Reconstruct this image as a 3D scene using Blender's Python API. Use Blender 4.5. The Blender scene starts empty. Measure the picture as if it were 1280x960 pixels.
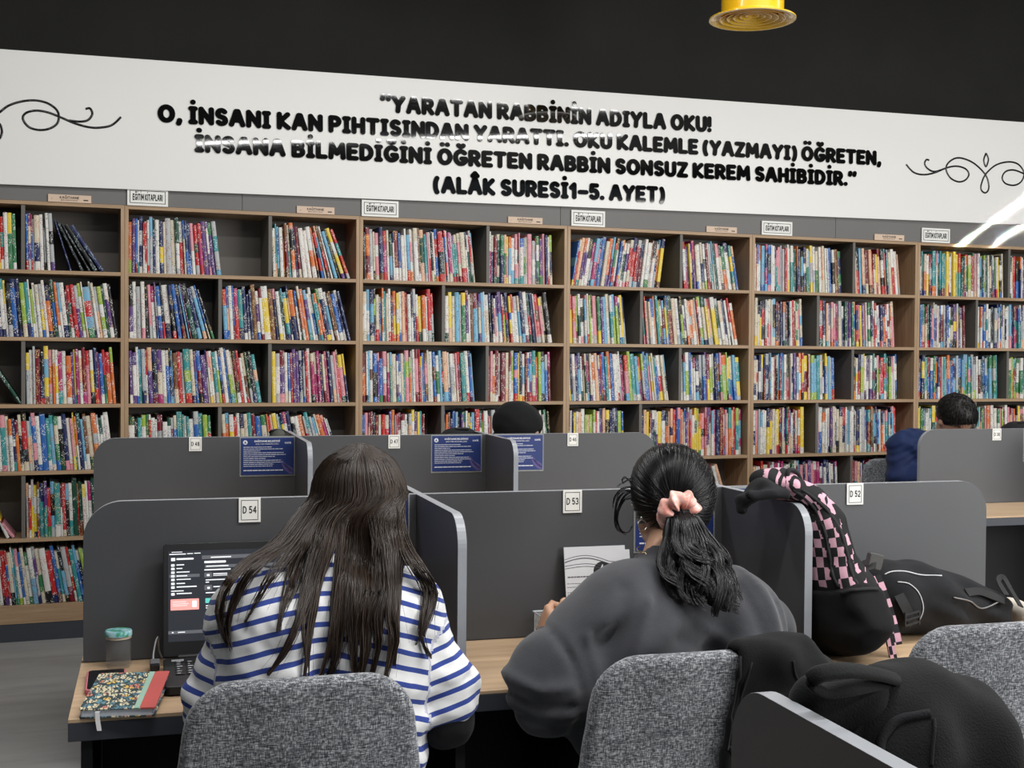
import bpy, bmesh, math, random
import numpy as np
from mathutils import Matrix, Vector

random.seed(7)
rng = np.random.default_rng(11)
scene = bpy.context.scene
COL = scene.collection

# ------------------------------------------------------------------ camera
FOC, YAW, PITCH, ROLL, HC = 1560.33, 0.350513, 0.020948, -0.0070196, 1.40250
D, X0, BW = 6.5174, 0.322974, 1.193712          # bookcase front plane, first seam, bookcase width
ZTOP, ZB, ROWH = 2.14876, 0.486099, 0.3276      # top rail top, underside of the fifth board, shelf pitch
YA, YB = 2.741990, 4.828137                     # centre lines of the two desk rows
ZD, ZP = 0.762824, 1.097514                     # desk top, divider top
ANG = math.atan(-0.0704572)                     # desks stand slightly turned against the wall
_f = np.array([math.sin(YAW)*math.cos(PITCH), math.cos(YAW)*math.cos(PITCH), -math.sin(PITCH)])
_r = np.array([math.cos(YAW), -math.sin(YAW), 0.0]); _d = np.cross(_f, _r)
CR = math.cos(ROLL)*_r + math.sin(ROLL)*_d
CD = -math.sin(ROLL)*_r + math.cos(ROLL)*_d
CF = _f
CC = np.array([0, 0, HC])
cam_d = bpy.data.cameras.new('camera'); cam = bpy.data.objects.new('camera', cam_d); COL.objects.link(cam)
cam_d.sensor_width = 36.0; cam_d.lens = FOC/1280*36; cam_d.clip_start = 0.02
m = Matrix(((CR[0], -CD[0], -CF[0], CC[0]), (CR[1], -CD[1], -CF[1], CC[1]), (CR[2], -CD[2], -CF[2], CC[2]), (0, 0, 0, 1)))
cam.matrix_world = m
scene.camera = cam

# ------------------------------------------------------------------ view, world, lights
scene.view_settings.view_transform = 'Standard'
scene.view_settings.look = 'None'
scene.view_settings.exposure = 0.04
scene.view_settings.gamma = 1.0
scene.view_settings.use_curve_mapping = False
w = bpy.data.worlds.new('world'); scene.world = w; w.use_nodes = True
w.node_tree.nodes['Background'].inputs[0].default_value = (0.72, 0.86, 1.0, 1)
w.node_tree.nodes['Background'].inputs[1].default_value = 0.23

def area(name, loc, target, sx, sy, power, color=(1, 1, 1), spread=math.pi):
    L = bpy.data.lights.new(name, 'AREA'); L.shape = 'RECTANGLE'; L.size = sx; L.size_y = sy
    L.energy = power; L.color = color; L.spread = spread
    o = bpy.data.objects.new(name, L); COL.objects.link(o); o.location = loc
    o.rotation_euler = (Vector(target)-Vector(loc)).to_track_quat('-Z', 'Y').to_euler()
    return o
# area light for assumed, unseen windows behind and to the right of the camera
area('assumed_window_light', (7.2, -3.2, 2.3), (2.2, 5.0, 1.2), 5.5, 2.6, 420, (1.0, 0.98, 0.95))
# assumed linear ceiling lamps, out of view, placed to suit the light
for (x, y, L, a, pw_) in ((3.55, -1.15, 5.5, 0.5, 165), (2.4, 1.3, 6.0, 0.05, 175), (0.5, 4.1, 3.6, 0.0, 62), (4.9, 4.5, 5.5, 0.02, 55)):
    o = area('assumed_ceiling_lamp', (x, y, 3.92), (x, y, 0), L, 0.09, pw_, (1.0, 0.99, 0.975)); o.rotation_euler = (0, 0, a)
# two added narrow-beam area lights that stand in for streaks of sun
def add_streak_light(p, q, wdt, power):
    p = np.array(p, float); q = np.array(q, float); mid = (p+q)/2
    src = mid + np.array([2.6, -5.6, 1.2])
    L = bpy.data.lights.new('added_streak_light', 'AREA'); L.shape = 'RECTANGLE'
    L.size = float(np.linalg.norm(q-p)); L.size_y = wdt; L.energy = power; L.spread = math.radians(0.25); L.color = (1, 0.95, 0.85)
    o = bpy.data.objects.new('added_streak_light', L); COL.objects.link(o)
    z = Vector(src-mid).normalized(); xx = Vector(q-p); xx = (xx-z*xx.dot(z)).normalized(); yy = z.cross(xx)
    M = Matrix((xx, yy, z)).transposed().to_4x4(); M.translation = src; o.matrix_world = M

# ------------------------------------------------------------------ pixel helpers (to lay out what stands on known planes)
def ray(x, y): return CR*(x-640)/FOC + CD*(y-480)/FOC + CF
def onY(x, y, Y):
    v = ray(x, y); return CC+v*(Y/v[1])
def proj(P):
    q = np.array(P, float)-CC; z = q@CF
    return 640+FOC*(q@CR)/z, 480+FOC*(q@CD)/z
def wallx(px, z, Y=D):
    y = 460.0
    for _ in range(4):
        P = onY(px, y, Y); y = proj((P[0], Y, z))[1]
    return onY(px, y, Y)[0]

# ------------------------------------------------------------------ materials
MATS = {}
def mat(name, col, rough=0.5, spec=0.5, metal=0.0, noise=0.0, nscale=8.0, bump=0.0, bscale=200.0, emit=0.0, alpha=None, trans=0.0, sheen=0.0, coat=0.0):
    if name in MATS: return MATS[name]
    M = bpy.data.materials.new(name); M.use_nodes = True; nt = M.node_tree; b = nt.nodes['Principled BSDF']
    c = (*col, 1)
    b.inputs['Base Color'].default_value = c; b.inputs['Roughness'].default_value = rough
    b.inputs['Specular IOR Level'].default_value = spec; b.inputs['Metallic'].default_value = metal
    if trans: b.inputs['Transmission Weight'].default_value = trans
    if sheen: b.inputs['Sheen Weight'].default_value = sheen
    if coat: b.inputs['Coat Weight'].default_value = coat
    if emit:
        b.inputs['Emission Color'].default_value = c; b.inputs['Emission Strength'].default_value = emit
    tc = nt.nodes.new('ShaderNodeTexCoord')
    if noise:
        n = nt.nodes.new('ShaderNodeTexNoise'); n.inputs['Scale'].default_value = nscale; n.inputs['Detail'].default_value = 6
        nt.links.new(tc.outputs['Object'], n.inputs['Vector'])
        mx = nt.nodes.new('ShaderNodeMix'); mx.data_type = 'RGBA'
        mx.inputs[6].default_value = tuple(max(0, v*(1-noise)) for v in col)+(1,); mx.inputs[7].default_value = tuple(min(1, v*(1+noise)) for v in col)+(1,)
        nt.links.new(n.outputs['Fac'], mx.inputs[0]); nt.links.new(mx.outputs[2], b.inputs['Base Color'])
    if bump:
        n2 = nt.nodes.new('ShaderNodeTexNoise'); n2.inputs['Scale'].default_value = bscale; n2.inputs['Detail'].default_value = 3
        nt.links.new(tc.outputs['Object'], n2.inputs['Vector'])
        bp = nt.nodes.new('ShaderNodeBump'); bp.inputs['Strength'].default_value = bump; bp.inputs['Distance'].default_value = 0.01
        nt.links.new(n2.outputs['Fac'], bp.inputs['Height']); nt.links.new(bp.outputs['Normal'], b.inputs['Normal'])
    MATS[name] = M
    return M
class NT:
    """small node helper"""
    def __init__(s, name, rough=0.5, spec=0.5):
        s.M = bpy.data.materials.new(name); s.M.use_nodes = True; s.t = s.M.node_tree; s.b = s.t.nodes['Principled BSDF']
        s.b.inputs['Roughness'].default_value = rough; s.b.inputs['Specular IOR Level'].default_value = spec
        MATS[name] = s.M
    def n(s, t, **k):
        o = s.t.nodes.new(t)
        for a, v in k.items(): setattr(o, a, v)
        return o
    def l(s, a, b): s.t.links.new(a, b)
    def math(s, op, a, b=None, c=None):
        o = s.n('ShaderNodeMath', operation=op)
        for i, v in enumerate((a, b, c)):
            if v is None: continue
            if isinstance(v, (int, float)): o.inputs[i].default_value = v
            else: s.l(v, o.inputs[i])
        return o.outputs[0]
    def mix(s, f, a, b):
        o = s.n('ShaderNodeMix', data_type='RGBA')
        for i, v in ((0, f), (6, a), (7, b)):
            if isinstance(v, (int, float)): o.inputs[i].default_value = v
            elif isinstance(v, tuple): o.inputs[i].default_value = (*v, 1) if len(v) == 3 else v
            else: s.l(v, o.inputs[i])
        return o.outputs[2]
    def noise(s, vec, scale, detail=3, rough=0.5):
        o = s.n('ShaderNodeTexNoise'); o.inputs['Scale'].default_value = scale; o.inputs['Detail'].default_value = detail; o.inputs['Roughness'].default_value = rough
        s.l(vec, o.inputs['Vector']); return o.outputs['Fac']
    def mapping(s, vec, scale=(1, 1, 1), rot=(0, 0, 0)):
        o = s.n('ShaderNodeMapping'); o.inputs['Scale'].default_value = scale; o.inputs['Rotation'].default_value = rot
        s.l(vec, o.inputs['Vector']); return o.outputs[0]
    def coord(s, k='Object'): return s.n('ShaderNodeTexCoord').outputs[k]
    def ramp(s, fac, *stops):
        o = s.n('ShaderNodeValToRGB'); e = o.color_ramp.elements
        while len(e) < len(stops): e.new(0.5)
        for i, (p, c) in enumerate(stops): e[i].position = p; e[i].color = (*c, 1) if len(c) == 3 else c
        s.l(fac, o.inputs[0]); return o.outputs[0]
    def attr(s, name): return s.n('ShaderNodeAttribute', attribute_name=name)
    def bump(s, h, strength=0.3, dist=0.005):
        o = s.n('ShaderNodeBump'); o.inputs['Strength'].default_value = strength; o.inputs['Distance'].default_value = dist
        s.l(h, o.inputs['Height']); s.l(o.outputs[0], s.b.inputs['Normal'])
    def base(s, c): s.l(c, s.b.inputs['Base Color'])

def wood(name, c1, c2, axis=0, rough=0.45):
    k = NT(name, rough, 0.4); sc = [26, 26, 26]; sc[axis] = 1.6
    v = k.mapping(k.coord(), tuple(sc)); a = k.noise(v, 1.6, 8, 0.65)
    sc2 = [160, 160, 160]; sc2[axis] = 6
    b = k.noise(k.mapping(k.coord(), tuple(sc2)), 1.0, 4)
    f = k.math('ADD', k.math('MULTIPLY', a, 0.75), k.math('MULTIPLY', b, 0.25))
    k.base(k.ramp(f, (0.33, c1), (0.52, tuple((x+y)/2 for x, y in zip(c1, c2))), (0.68, c2))); k.bump(b, 0.06, 0.002)
    return k.M
WOOD_X = wood('oak_laminate', (0.29, 0.185, 0.103), (0.50, 0.345, 0.210), 0)
WOOD_Z = wood('oak_laminate_upright', (0.29, 0.185, 0.103), (0.50, 0.345, 0.210), 2)
WOOD_D = wood('oak_desktop', (0.43, 0.290, 0.172), (0.66, 0.475, 0.305), 0, 0.35)
PANEL = mat('charcoal_laminate', (0.069, 0.0715, 0.077), 0.42, 0.45, noise=0.10, nscale=5, bump=0.02, bscale=500)
PEDGE = mat('light_edge_band', (0.30, 0.315, 0.34), 0.35, 0.5, noise=0.08, nscale=30)
SHELFGREY = mat('bookcase_grey_laminate', (0.140, 0.128, 0.114), 0.5, 0.35, noise=0.12, nscale=6)
FASCIA = mat('grey_fascia_laminate', (0.155, 0.150, 0.145), 0.5, 0.35, noise=0.06, nscale=4)
PLINTH = mat('dark_plinth_laminate', (0.045, 0.050, 0.062), 0.45, 0.4, noise=0.08)
UNDER = mat('shaded_underside_laminate', (0.014, 0.0145, 0.017), 0.6, 0.25, noise=0.1)  # near-black so the shade under the desks is put into the colour
BLACKWALL = mat('black_wall_paint', (0.0148, 0.0144, 0.0132), 0.75, 0.25, noise=0.35, nscale=2.2, bump=0.1, bscale=30)
BOARD = mat('white_composite_board', (0.79, 0.785, 0.755), 0.32, 0.45, noise=0.02, nscale=1.5)
LETTER = mat('gloss_black_acrylic', (0.004, 0.004, 0.004), 0.03, 0.5, noise=0.2, bump=0.006, bscale=9)
WHITE = mat('white_label_plastic', (0.80, 0.80, 0.76), 0.4, 0.4, noise=0.03)
INK = mat('black_print', (0.012, 0.012, 0.013), 0.5, 0.3, noise=0.1)
BEIGE = mat('beige_label_strip', (0.66, 0.50, 0.38), 0.5, 0.3, noise=0.05)
BLACKPL = mat('black_plastic', (0.012, 0.012, 0.013), 0.4, 0.4, noise=0.2)
BLACKMETAL = mat('black_powder_coat', (0.015, 0.015, 0.016), 0.45, 0.4, noise=0.2, bump=0.05)
BLACKCLOTH = mat('black_nylon', (0.0125, 0.0132, 0.0148), 0.8, 0.15, noise=0.35, nscale=30, bump=0.25, bscale=700, sheen=0.03)
BLACKSOFT = mat('black_cotton', (0.0105, 0.0110, 0.0115), 0.9, 0.12, noise=0.3, nscale=40, bump=0.2, bscale=500, sheen=0.05)
WEB = mat('black_webbing', (0.018, 0.018, 0.019), 0.7, 0.3, noise=0.3, nscale=200, bump=0.3, bscale=900)
PIPE = mat('pale_piping', (0.55, 0.56, 0.58), 0.6, 0.3, noise=0.2, nscale=200)
STEEL = mat('steel_trim', (0.62, 0.62, 0.62), 0.3, 0.5, metal=1.0, noise=0.05)
GOLD = mat('gold_metal', (0.83, 0.60, 0.30), 0.22, 0.5, metal=1.0, noise=0.05)
SKIN = None

# ------------------------------------------------------------------ frames and objects
class Frame:
    def __init__(s, origin=(0, 0, 0), ang=0.0):
        s.o = np.array(origin, float); s.a = ang
        s.R = np.array([[math.cos(ang), -math.sin(ang), 0], [math.sin(ang), math.cos(ang), 0], [0, 0, 1]])
    def w(s, p): return s.R@np.array(p, float)+s.o
WALLF = Frame()
FA = Frame((0, YA, 0), ANG)
FB = Frame((0, YB, 0), ANG)
INFO = {}
def tag(o, label=None, cat=None, group=None, kind=None):
    if label: o['label'] = label
    if cat: o['category'] = cat
    if group: o['group'] = group
    if kind: o['kind'] = kind
    return o
def thing(name, label, cat, base, frame=WALLF, group=None):
    o = bpy.data.objects.new(name, None); o.empty_display_size = 0.05; COL.objects.link(o)
    o.location = frame.w(base); o.rotation_euler = (0, 0, frame.a)
    INFO[o.name] = (frame, np.array(base, float))
    return tag(o, label, cat, group)
class G:
    """mesh gatherer: vertices in frame coordinates"""
    def __init__(s): s.v = []; s.f = []; s.m = []
    def add(s, V, F, m=0):
        k = len(s.v); s.v.extend([tuple(p) for p in V]); s.f.extend([tuple(i+k for i in q) for q in F]); s.m.extend([m]*len(F) if isinstance(m, int) else m); return s
    def box(s, lo, hi, m=0, M=None):
        a, b = lo, hi
        V = [(a[0], a[1], a[2]), (b[0], a[1], a[2]), (b[0], b[1], a[2]), (a[0], b[1], a[2]), (a[0], a[1], b[2]), (b[0], a[1], b[2]), (b[0], b[1], b[2]), (a[0], b[1], b[2])]
        if M is not None: V = [tuple(M@Vector(p)) for p in V]
        return s.add(V, [(0, 3, 2, 1), (4, 5, 6, 7), (0, 1, 5, 4), (1, 2, 6, 5), (2, 3, 7, 6), (3, 0, 4, 7)], m)
    def tube(s, path, r, n=8, m=0, closed=False, flat=1.0, up=None):
        P = [np.array(p, float) for p in path]; N = len(P); V = []; F = []
        prev = None
        for i in range(N):
            a = P[(i-1) % N] if (closed or i > 0) else P[i]; b = P[(i+1) % N] if (closed or i < N-1) else P[i]
            t = b-a; t /= (np.linalg.norm(t)+1e-12)
            if up is not None: ref = np.array(up, float)
            elif prev is None: ref = np.array((0, 0, 1.0)) if abs(t[2]) < 0.9 else np.array((1.0, 0, 0))
            else: ref = prev
            x = ref-t*(ref@t); x /= (np.linalg.norm(x)+1e-12); prev = x; y = np.cross(t, x)
            rr = r[i] if hasattr(r, '__len__') else r
            for j in range(n):
                q = 2*math.pi*j/n; V.append(P[i]+x*math.cos(q)*rr*flat+y*math.sin(q)*rr)
        M = N if closed else N-1
        for i in range(M):
            for j in range(n):
                i2 = (i+1) % N; F.append((i*n+j, i*n+(j+1) % n, i2*n+(j+1) % n, i2*n+j))
        if not closed:
            F.append(tuple(range(n))[::-1]); F.append(tuple((N-1)*n+j for j in range(n)))
        return s.add(V, F, m)
    def lathe(s, prof, c, n=40, m=0):
        V = []; F = []; N = len(prof)
        for (r, z) in prof:
            for j in range(n):
                q = 2*math.pi*j/n; V.append((c[0]+r*math.cos(q), c[1]+r*math.sin(q), c[2]+z))
        for i in range(N-1):
            for j in range(n): F.append((i*n+j, i*n+(j+1) % n, (i+1)*n+(j+1) % n, (i+1)*n+j))
        return s.add(V, F, m)
    def prism(s, poly, fn, t0, t1, m=0, medge=None):
        """poly: 2-d outline; fn(a,b,t) -> point"""
        n = len(poly); V = [fn(a, b, t0) for a, b in poly]+[fn(a, b, t1) for a, b in poly]
        F = [tuple(range(n))[::-1], tuple(range(n, 2*n))]; mm = [m, m]
        for i in range(n):
            j = (i+1) % n; F.append((i, j, n+j, n+i)); mm.append(m if medge is None else medge)
        return s.add(V, F, mm)
def build(name, g, mats, parent=None, frame=None, base=None, smooth=False, bevel=0.0, colors=None, autosm=None):
    """link one mesh object; vertices are given in frame coordinates"""
    if isinstance(g, tuple): V, F = g; MI = None
    else: V, F, MI = g.v, g.f, g.m
    V = np.asarray(V, float).reshape(-1, 3)
    if parent is not None and base is None:
        frame, base = INFO[parent.name] if parent.name in INFO else (WALLF, np.zeros(3))
    if frame is None: frame = WALLF
    if base is None: base = np.array([(V[:, 0].min()+V[:, 0].max())/2, (V[:, 1].min()+V[:, 1].max())/2, V[:, 2].min()])
    me = bpy.data.meshes.new(name); me.from_pydata((V-base).tolist(), [], [list(map(int, q)) for q in F]); me.validate(clean_customdata=False)
    if not isinstance(mats, (list, tuple)): mats = [mats]
    for q in mats: me.materials.append(q)
    if MI is not None and len(mats) > 1 and len(MI) == len(me.polygons): me.polygons.foreach_set('material_index', MI)
    if smooth: me.polygons.foreach_set('use_smooth', [True]*len(me.polygons))
    bm = bmesh.new(); bm.from_mesh(me); bmesh.ops.recalc_face_normals(bm, faces=bm.faces); bm.to_mesh(me); bm.free()
    o = bpy.data.objects.new(name, me); COL.objects.link(o)
    if parent is not None:
        o.parent = parent; INFO[o.name] = (frame, base)
        if parent.name in INFO:
            pf, pb = INFO[parent.name]; o.location = tuple(np.array(base)-np.array(pb))
    else:
        o.location = frame.w(base); o.rotation_euler = (0, 0, frame.a); INFO[o.name] = (frame, np.array(base, float))
    if bevel:
        b = o.modifiers.new('bevel', 'BEVEL'); b.width = bevel; b.segments = 2; b.limit_method = 'ANGLE'; b.angle_limit = 0.7
    if autosm:
        me.polygons.foreach_set('use_smooth', [True]*len(me.polygons)); me.set_sharp_from_angle(angle=autosm)
    return o
def dup(root, loc, rotz, label=None, group=None):
    r = root.copy(); COL.objects.link(r); r.location = loc; r.rotation_euler = (0, 0, rotz)
    if label: r['label'] = label
    if group: r['group'] = group
    for ch in list(root.children):
        c = ch.copy(); COL.objects.link(c); c.parent = r
        for q in ch.children:
            d = q.copy(); COL.objects.link(d); d.parent = c
    return r
def rrect(x0, x1, y0, y1, r, n=8):
    """rounded rectangle; r = (lower-left, lower-right, upper-right, upper-left)"""
    if not hasattr(r, '__len__'): r = (r,)*4
    out = []
    for (cx, cy, sx, sy, a0, rr) in ((x0, y0, 1, 1, 180, r[0]), (x1, y0, -1, 1, 270, r[1]), (x1, y1, -1, -1, 0, r[2]), (x0, y1, 1, -1, 90, r[3])):
        if rr <= 0: out.append((cx, cy)); continue
        for i in range(n+1):
            a = math.radians(a0+90*i/n); out.append((cx+sx*rr+rr*math.cos(a), cy+sy*rr+rr*math.sin(a)))
    return out
def crom(P, n=8, closed=False):
    P = [np.array(p, float) for p in P]; out = []; N = len(P)
    for i in range(N if closed else N-1):
        g = lambda k: P[k % N] if closed else P[min(max(k, 0), N-1)]
        a, b, c, d = g(i-1), g(i), g(i+1), g(i+2)
        for j in range(n):
            t = j/n; out.append(0.5*((2*b)+(-a+c)*t+(2*a-5*b+4*c-d)*t*t+(-a+3*b-3*c+d)*t**3))
    if not closed: out.append(P[-1])
    return out

# ------------------------------------------------------------------ signed distance modelling (cloth, bodies, bags)
def v3(*p): return np.array(p, float)
def cone(p, a, b, ra, rb):
    a = np.asarray(a, float); b = np.asarray(b, float); ab = b-a; t = np.clip(((p-a)@ab)/(ab@ab+1e-12), 0, 1)
    return np.linalg.norm(p-a-t[:, None]*ab, axis=1)-(ra+(rb-ra)*t)
def ell(p, c, r, R=None):
    q = p-np.asarray(c, float)
    if R is not None: q = q@R
    r = np.asarray(r, float); k0 = np.linalg.norm(q/r, axis=1); k1 = np.linalg.norm(q/(r*r), axis=1)+1e-9
    return k0*(k0-1)/k1
def rbox(p, c, h, r, R=None):
    q = p-np.asarray(c, float)
    if R is not None: q = q@R
    q = np.abs(q)-(np.asarray(h, float)-r)
    return np.linalg.norm(np.maximum(q, 0), axis=1)+np.minimum(q.max(axis=1), 0)-r
def smin(a, b, k):
    h = np.clip(0.5+0.5*(b-a)/k, 0, 1); return b+(a-b)*h-k*h*(1-h)
def smax(a, b, k): return -smin(-a, -b, k)
def sn(f, lo, hi, h):
    """surface nets of f<0 on a grid; only blocks near the surface are evaluated finely"""
    lo = np.array(lo, float); n = np.ceil((np.array(hi, float)-lo)/h).astype(int)+1; B = 8
    nb = (n+B-1)//B; n = nb*B
    d = np.full(tuple(n), 1.0)
    cb = np.stack(np.meshgrid(*[np.arange(k) for k in nb], indexing='ij'), -1).reshape(-1, 3)
    dc = f(lo+(cb*B+(B-1)/2)*h); rad = B*h*0.87*1.35+0.02
    o = np.stack(np.meshgrid(*[np.arange(B)]*3, indexing='ij'), -1).reshape(-1, 3)
    for bi, dv in zip(cb, dc):
        s = tuple(slice(k*B, k*B+B) for k in bi)
        if abs(dv) > rad: d[s] = np.sign(dv)
    near = cb[np.abs(dc) <= rad]
    CH = 400
    for i in range(0, len(near), CH):
        nn = near[i:i+CH]; P = lo+((nn[:, None, :]*B+o[None])*h).reshape(-1, 3); dd = f(P).reshape(len(nn), B, B, B)
        for bi, q in zip(nn, dd): d[bi[0]*B:bi[0]*B+B, bi[1]*B:bi[1]*B+B, bi[2]*B:bi[2]*B+B] = q
    s = d < 0
    c = [s[i:n[0]-1+i, j:n[1]-1+j, k:n[2]-1+k] for i in (0, 1) for j in (0, 1) for k in (0, 1)]
    anyv = np.logical_or.reduce(c); allv = np.logical_and.reduce(c); act = anyv & ~allv
    ids = np.argwhere(act); idx = np.full(act.shape, -1); idx[act] = np.arange(len(ids))
    acc = np.zeros((len(ids), 3)); cnt = np.zeros(len(ids))
    cs = [np.array((i, j, k)) for i in (0, 1) for j in (0, 1) for k in (0, 1)]
    for A in cs:
        for ax in range(3):
            if A[ax] == 1: continue
            Bc = A.copy(); Bc[ax] = 1
            ia = ids+A; ib = ids+Bc
            da = d[ia[:, 0], ia[:, 1], ia[:, 2]]; db = d[ib[:, 0], ib[:, 1], ib[:, 2]]
            x = (da < 0) != (db < 0); t = np.where(x, da/(da-db+1e-30), 0)
            pt = A+np.eye(3)[ax]*t[:, None]; acc[x] += pt[x]; cnt[x] += 1
    V = lo+(ids+acc/cnt[:, None])*h
    F = []
    for ax in range(3):
        a1, a2 = (ax+1) % 3, (ax+2) % 3
        sl0 = [slice(None)]*3; sl1 = [slice(None)]*3; sl0[ax] = slice(0, n[ax]-1); sl1[ax] = slice(1, n[ax])
        s0 = s[tuple(sl0)]; x = np.argwhere(s0 != s[tuple(sl1)])
        x = x[(x[:, a1] > 0) & (x[:, a2] > 0) & (x[:, a1] < n[a1]-1) & (x[:, a2] < n[a2]-1)]
        flip = s0[x[:, 0], x[:, 1], x[:, 2]]
        e1 = np.eye(3, dtype=int)[a1]; e2 = np.eye(3, dtype=int)[a2]
        g = lambda y: idx[y[:, 0], y[:, 1], y[:, 2]]
        q = np.stack([g(x-e1-e2), g(x-e2), g(x), g(x-e1)], 1)
        q[~flip] = q[~flip][:, ::-1]; F.append(q)
    F = np.concatenate(F); F = F[(F >= 0).all(1)]
    return V, F
def relax(V, F, it=2, lam=0.5):
    e = np.concatenate([F[:, [0, 1]], F[:, [1, 2]], F[:, [2, 3]], F[:, [3, 0]]])
    for _ in range(it):
        s = np.zeros_like(V); c = np.zeros(len(V))
        np.add.at(s, e[:, 0], V[e[:, 1]]); np.add.at(s, e[:, 1], V[e[:, 0]]); np.add.at(c, e[:, 0], 1); np.add.at(c, e[:, 1], 1)
        V = V+lam*(s/np.maximum(c, 1)[:, None]-V)
    return V
def fattr(o, name, vals):
    a = o.data.attributes.new(name, 'FLOAT', 'POINT'); a.data.foreach_set('value', np.asarray(vals, np.float32))
def cattr(o, name, vals):
    a = o.data.color_attributes.new(name, 'FLOAT_COLOR', 'POINT'); a.data.foreach_set('color', np.asarray(vals, np.float32).ravel())

# ------------------------------------------------------------------ lettering drawn with round pen strokes
def arc(cx, cy, rx, ry, a0, a1, n=14): return [(cx+rx*math.cos(math.radians(a0+(a1-a0)*i/n)), cy+ry*math.sin(math.radians(a0+(a1-a0)*i/n))) for i in range(n+1)]
GL = {
 'A': (.74, [[(0, 0), (.31, 1), (.43, 1), (.74, 0)], [(.15, .33), (.6, .33)]]),
 'B': (.58, [[(0, 0), (0, 1), (.28, 1)]+arc(.28, .765, .25, .235, 90, -90)+[(0, .53)], [(.28, .53)]+arc(.3, .265, .28, .265, 90, -90)+[(0, 0)]]),
 'D': (.64, [[(0, 0), (0, 1), (.2, 1)]+arc(.2, .5, .44, .5, 90, -90)+[(0, 0)]]),
 'E': (.5, [[(.5, 1), (0, 1), (0, 0), (.5, 0)], [(0, .51), (.42, .51)]]),
 'G': (.72, [arc(.4, .5, .4, .5, 48, 330)+[(.72, .42), (.46, .42)]]),
 'H': (.62, [[(0, 0), (0, 1)], [(.62, 0), (.62, 1)], [(0, .5), (.62, .5)]]),
 'I': (.0, [[(0, 0), (0, 1)]]),
 'K': (.6, [[(0, 0), (0, 1)], [(.56, 1), (.06, .47), (.6, 0)]]),
 'L': (.46, [[(0, 1), (0, 0), (.46, 0)]]),
 'M': (.84, [[(0, 0), (.06, 1), (.42, .3), (.78, 1), (.84, 0)]]),
 'N': (.66, [[(0, 0), (0, 1), (.66, 0), (.66, 1)]]),
 'O': (.76, [arc(.38, .5, .38, .5, 0, 360, 28)]),
 'P': (.56, [[(0, 0), (0, 1), (.26, 1)]+arc(.27, .72, .29, .28, 90, -90)+[(0, .44)]]),
 'R': (.58, [[(0, 0), (0, 1), (.26, 1)]+arc(.27, .73, .28, .27, 90, -90)+[(0, .46)], [(.25, .46), (.58, 0)]]),
 'S': (.52, [arc(.27, .75, .24, .25, 35, 230, 12)+[(.3, .49)]+arc(.27, .25, .25, .25, 55, -145, 12)]),
 'T': (.62, [[(0, 1), (.62, 1)], [(.31, 1), (.31, 0)]]),
 'U': (.62, [[(0, 1), (0, .32)]+arc(.31, .32, .31, .32, 180, 360)+[(.62, 1)]]),
 'Y': (.66, [[(0, 1), (.33, .48), (.66, 1)], [(.33, .48), (.28, 0)]]),
 'Z': (.58, [[(0, 1), (.58, 1), (0, 0), (.58, 0)]]),
 'F': (.5, [[(.5, 1), (0, 1), (0, 0)], [(0, .51), (.4, .51)]]),
 '1': (.3, [[(0, .74), (.24, 1), (.24, 0)]]),
 '2': (.52, [arc(.26, .73, .26, .27, 165, -35, 12)+[(0, 0), (.52, 0)]]),
 '3': (.5, [arc(.24, .74, .24, .26, 150, -80, 12)+arc(.24, .25, .27, .25, 80, -150, 12)]),
 '4': (.56, [[(.42, 0), (.42, 1), (0, .3), (.56, .3)]]),
 '5': (.5, [[(.46, 1), (.06, 1), (.02, .54)]+arc(.24, .3, .27, .3, 110, -140, 14)]),
 '6': (.52, [arc(.26, .28, .26, .28, 0, 360, 20), [(.0, .28), (.06, .62), (.2, .86), (.42, 1)]]),
 '7': (.5, [[(0, 1), (.5, 1), (.16, 0)]]),
 '8': (.52, [arc(.26, .76, .22, .24, 0, 360, 20), arc(.26, .26, .26, .26, 0, 360, 20)]),
 '.': (.0, [[(0, .02), (0, .03)]]), ',': (.06, [[(.06, .06), (.06, .0), (0, -.16)]]), '!': (.0, [[(0, 1), (0, .42)], [(0, .02), (0, .03)]]),
 '(': (.2, [arc(.32, .45, .32, .68, 128, 232, 12)]), ')': (.2, [arc(-.12, .45, .32, .68, 52, -52, 12)]),
 '-': (.5, [[(0, .42), (.5, .42)]]), "'": (.04, [[(.04, 1.05), (0, .86)]]),
}
def _dot(w_, dx=0): return [[(w_/2+dx, 1.47), (w_/2+dx, 1.48)]]
for c0, c1 in (('İ', 'I'), ):
    GL[c0] = (GL[c1][0], GL[c1][1]+_dot(0))
for c0, c1 in (('Ö', 'O'), ('Ü', 'U')):
    w_ = GL[c1][0]; GL[c0] = (w_, GL[c1][1]+_dot(w_, -.19)+_dot(w_, .19))
GL['Ğ'] = (GL['G'][0], GL['G'][1]+[arc(.4, 1.52, .18, .15, 200, 340, 8)])
GL['Â'] = (GL['A'][0], GL['A'][1]+[[(.2, 1.3), (.37, 1.5), (.54, 1.3)]])
GL['Iß'] = (.26, [[(.13, 0), (.13, 1)], [(0, 0), (.26, 0)], [(0, 1), (.26, 1)]])
GL['İß'] = (.26, GL['Iß'][1]+[[(.13, 1.47), (.13, 1.48)]])
_gc = {}
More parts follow.
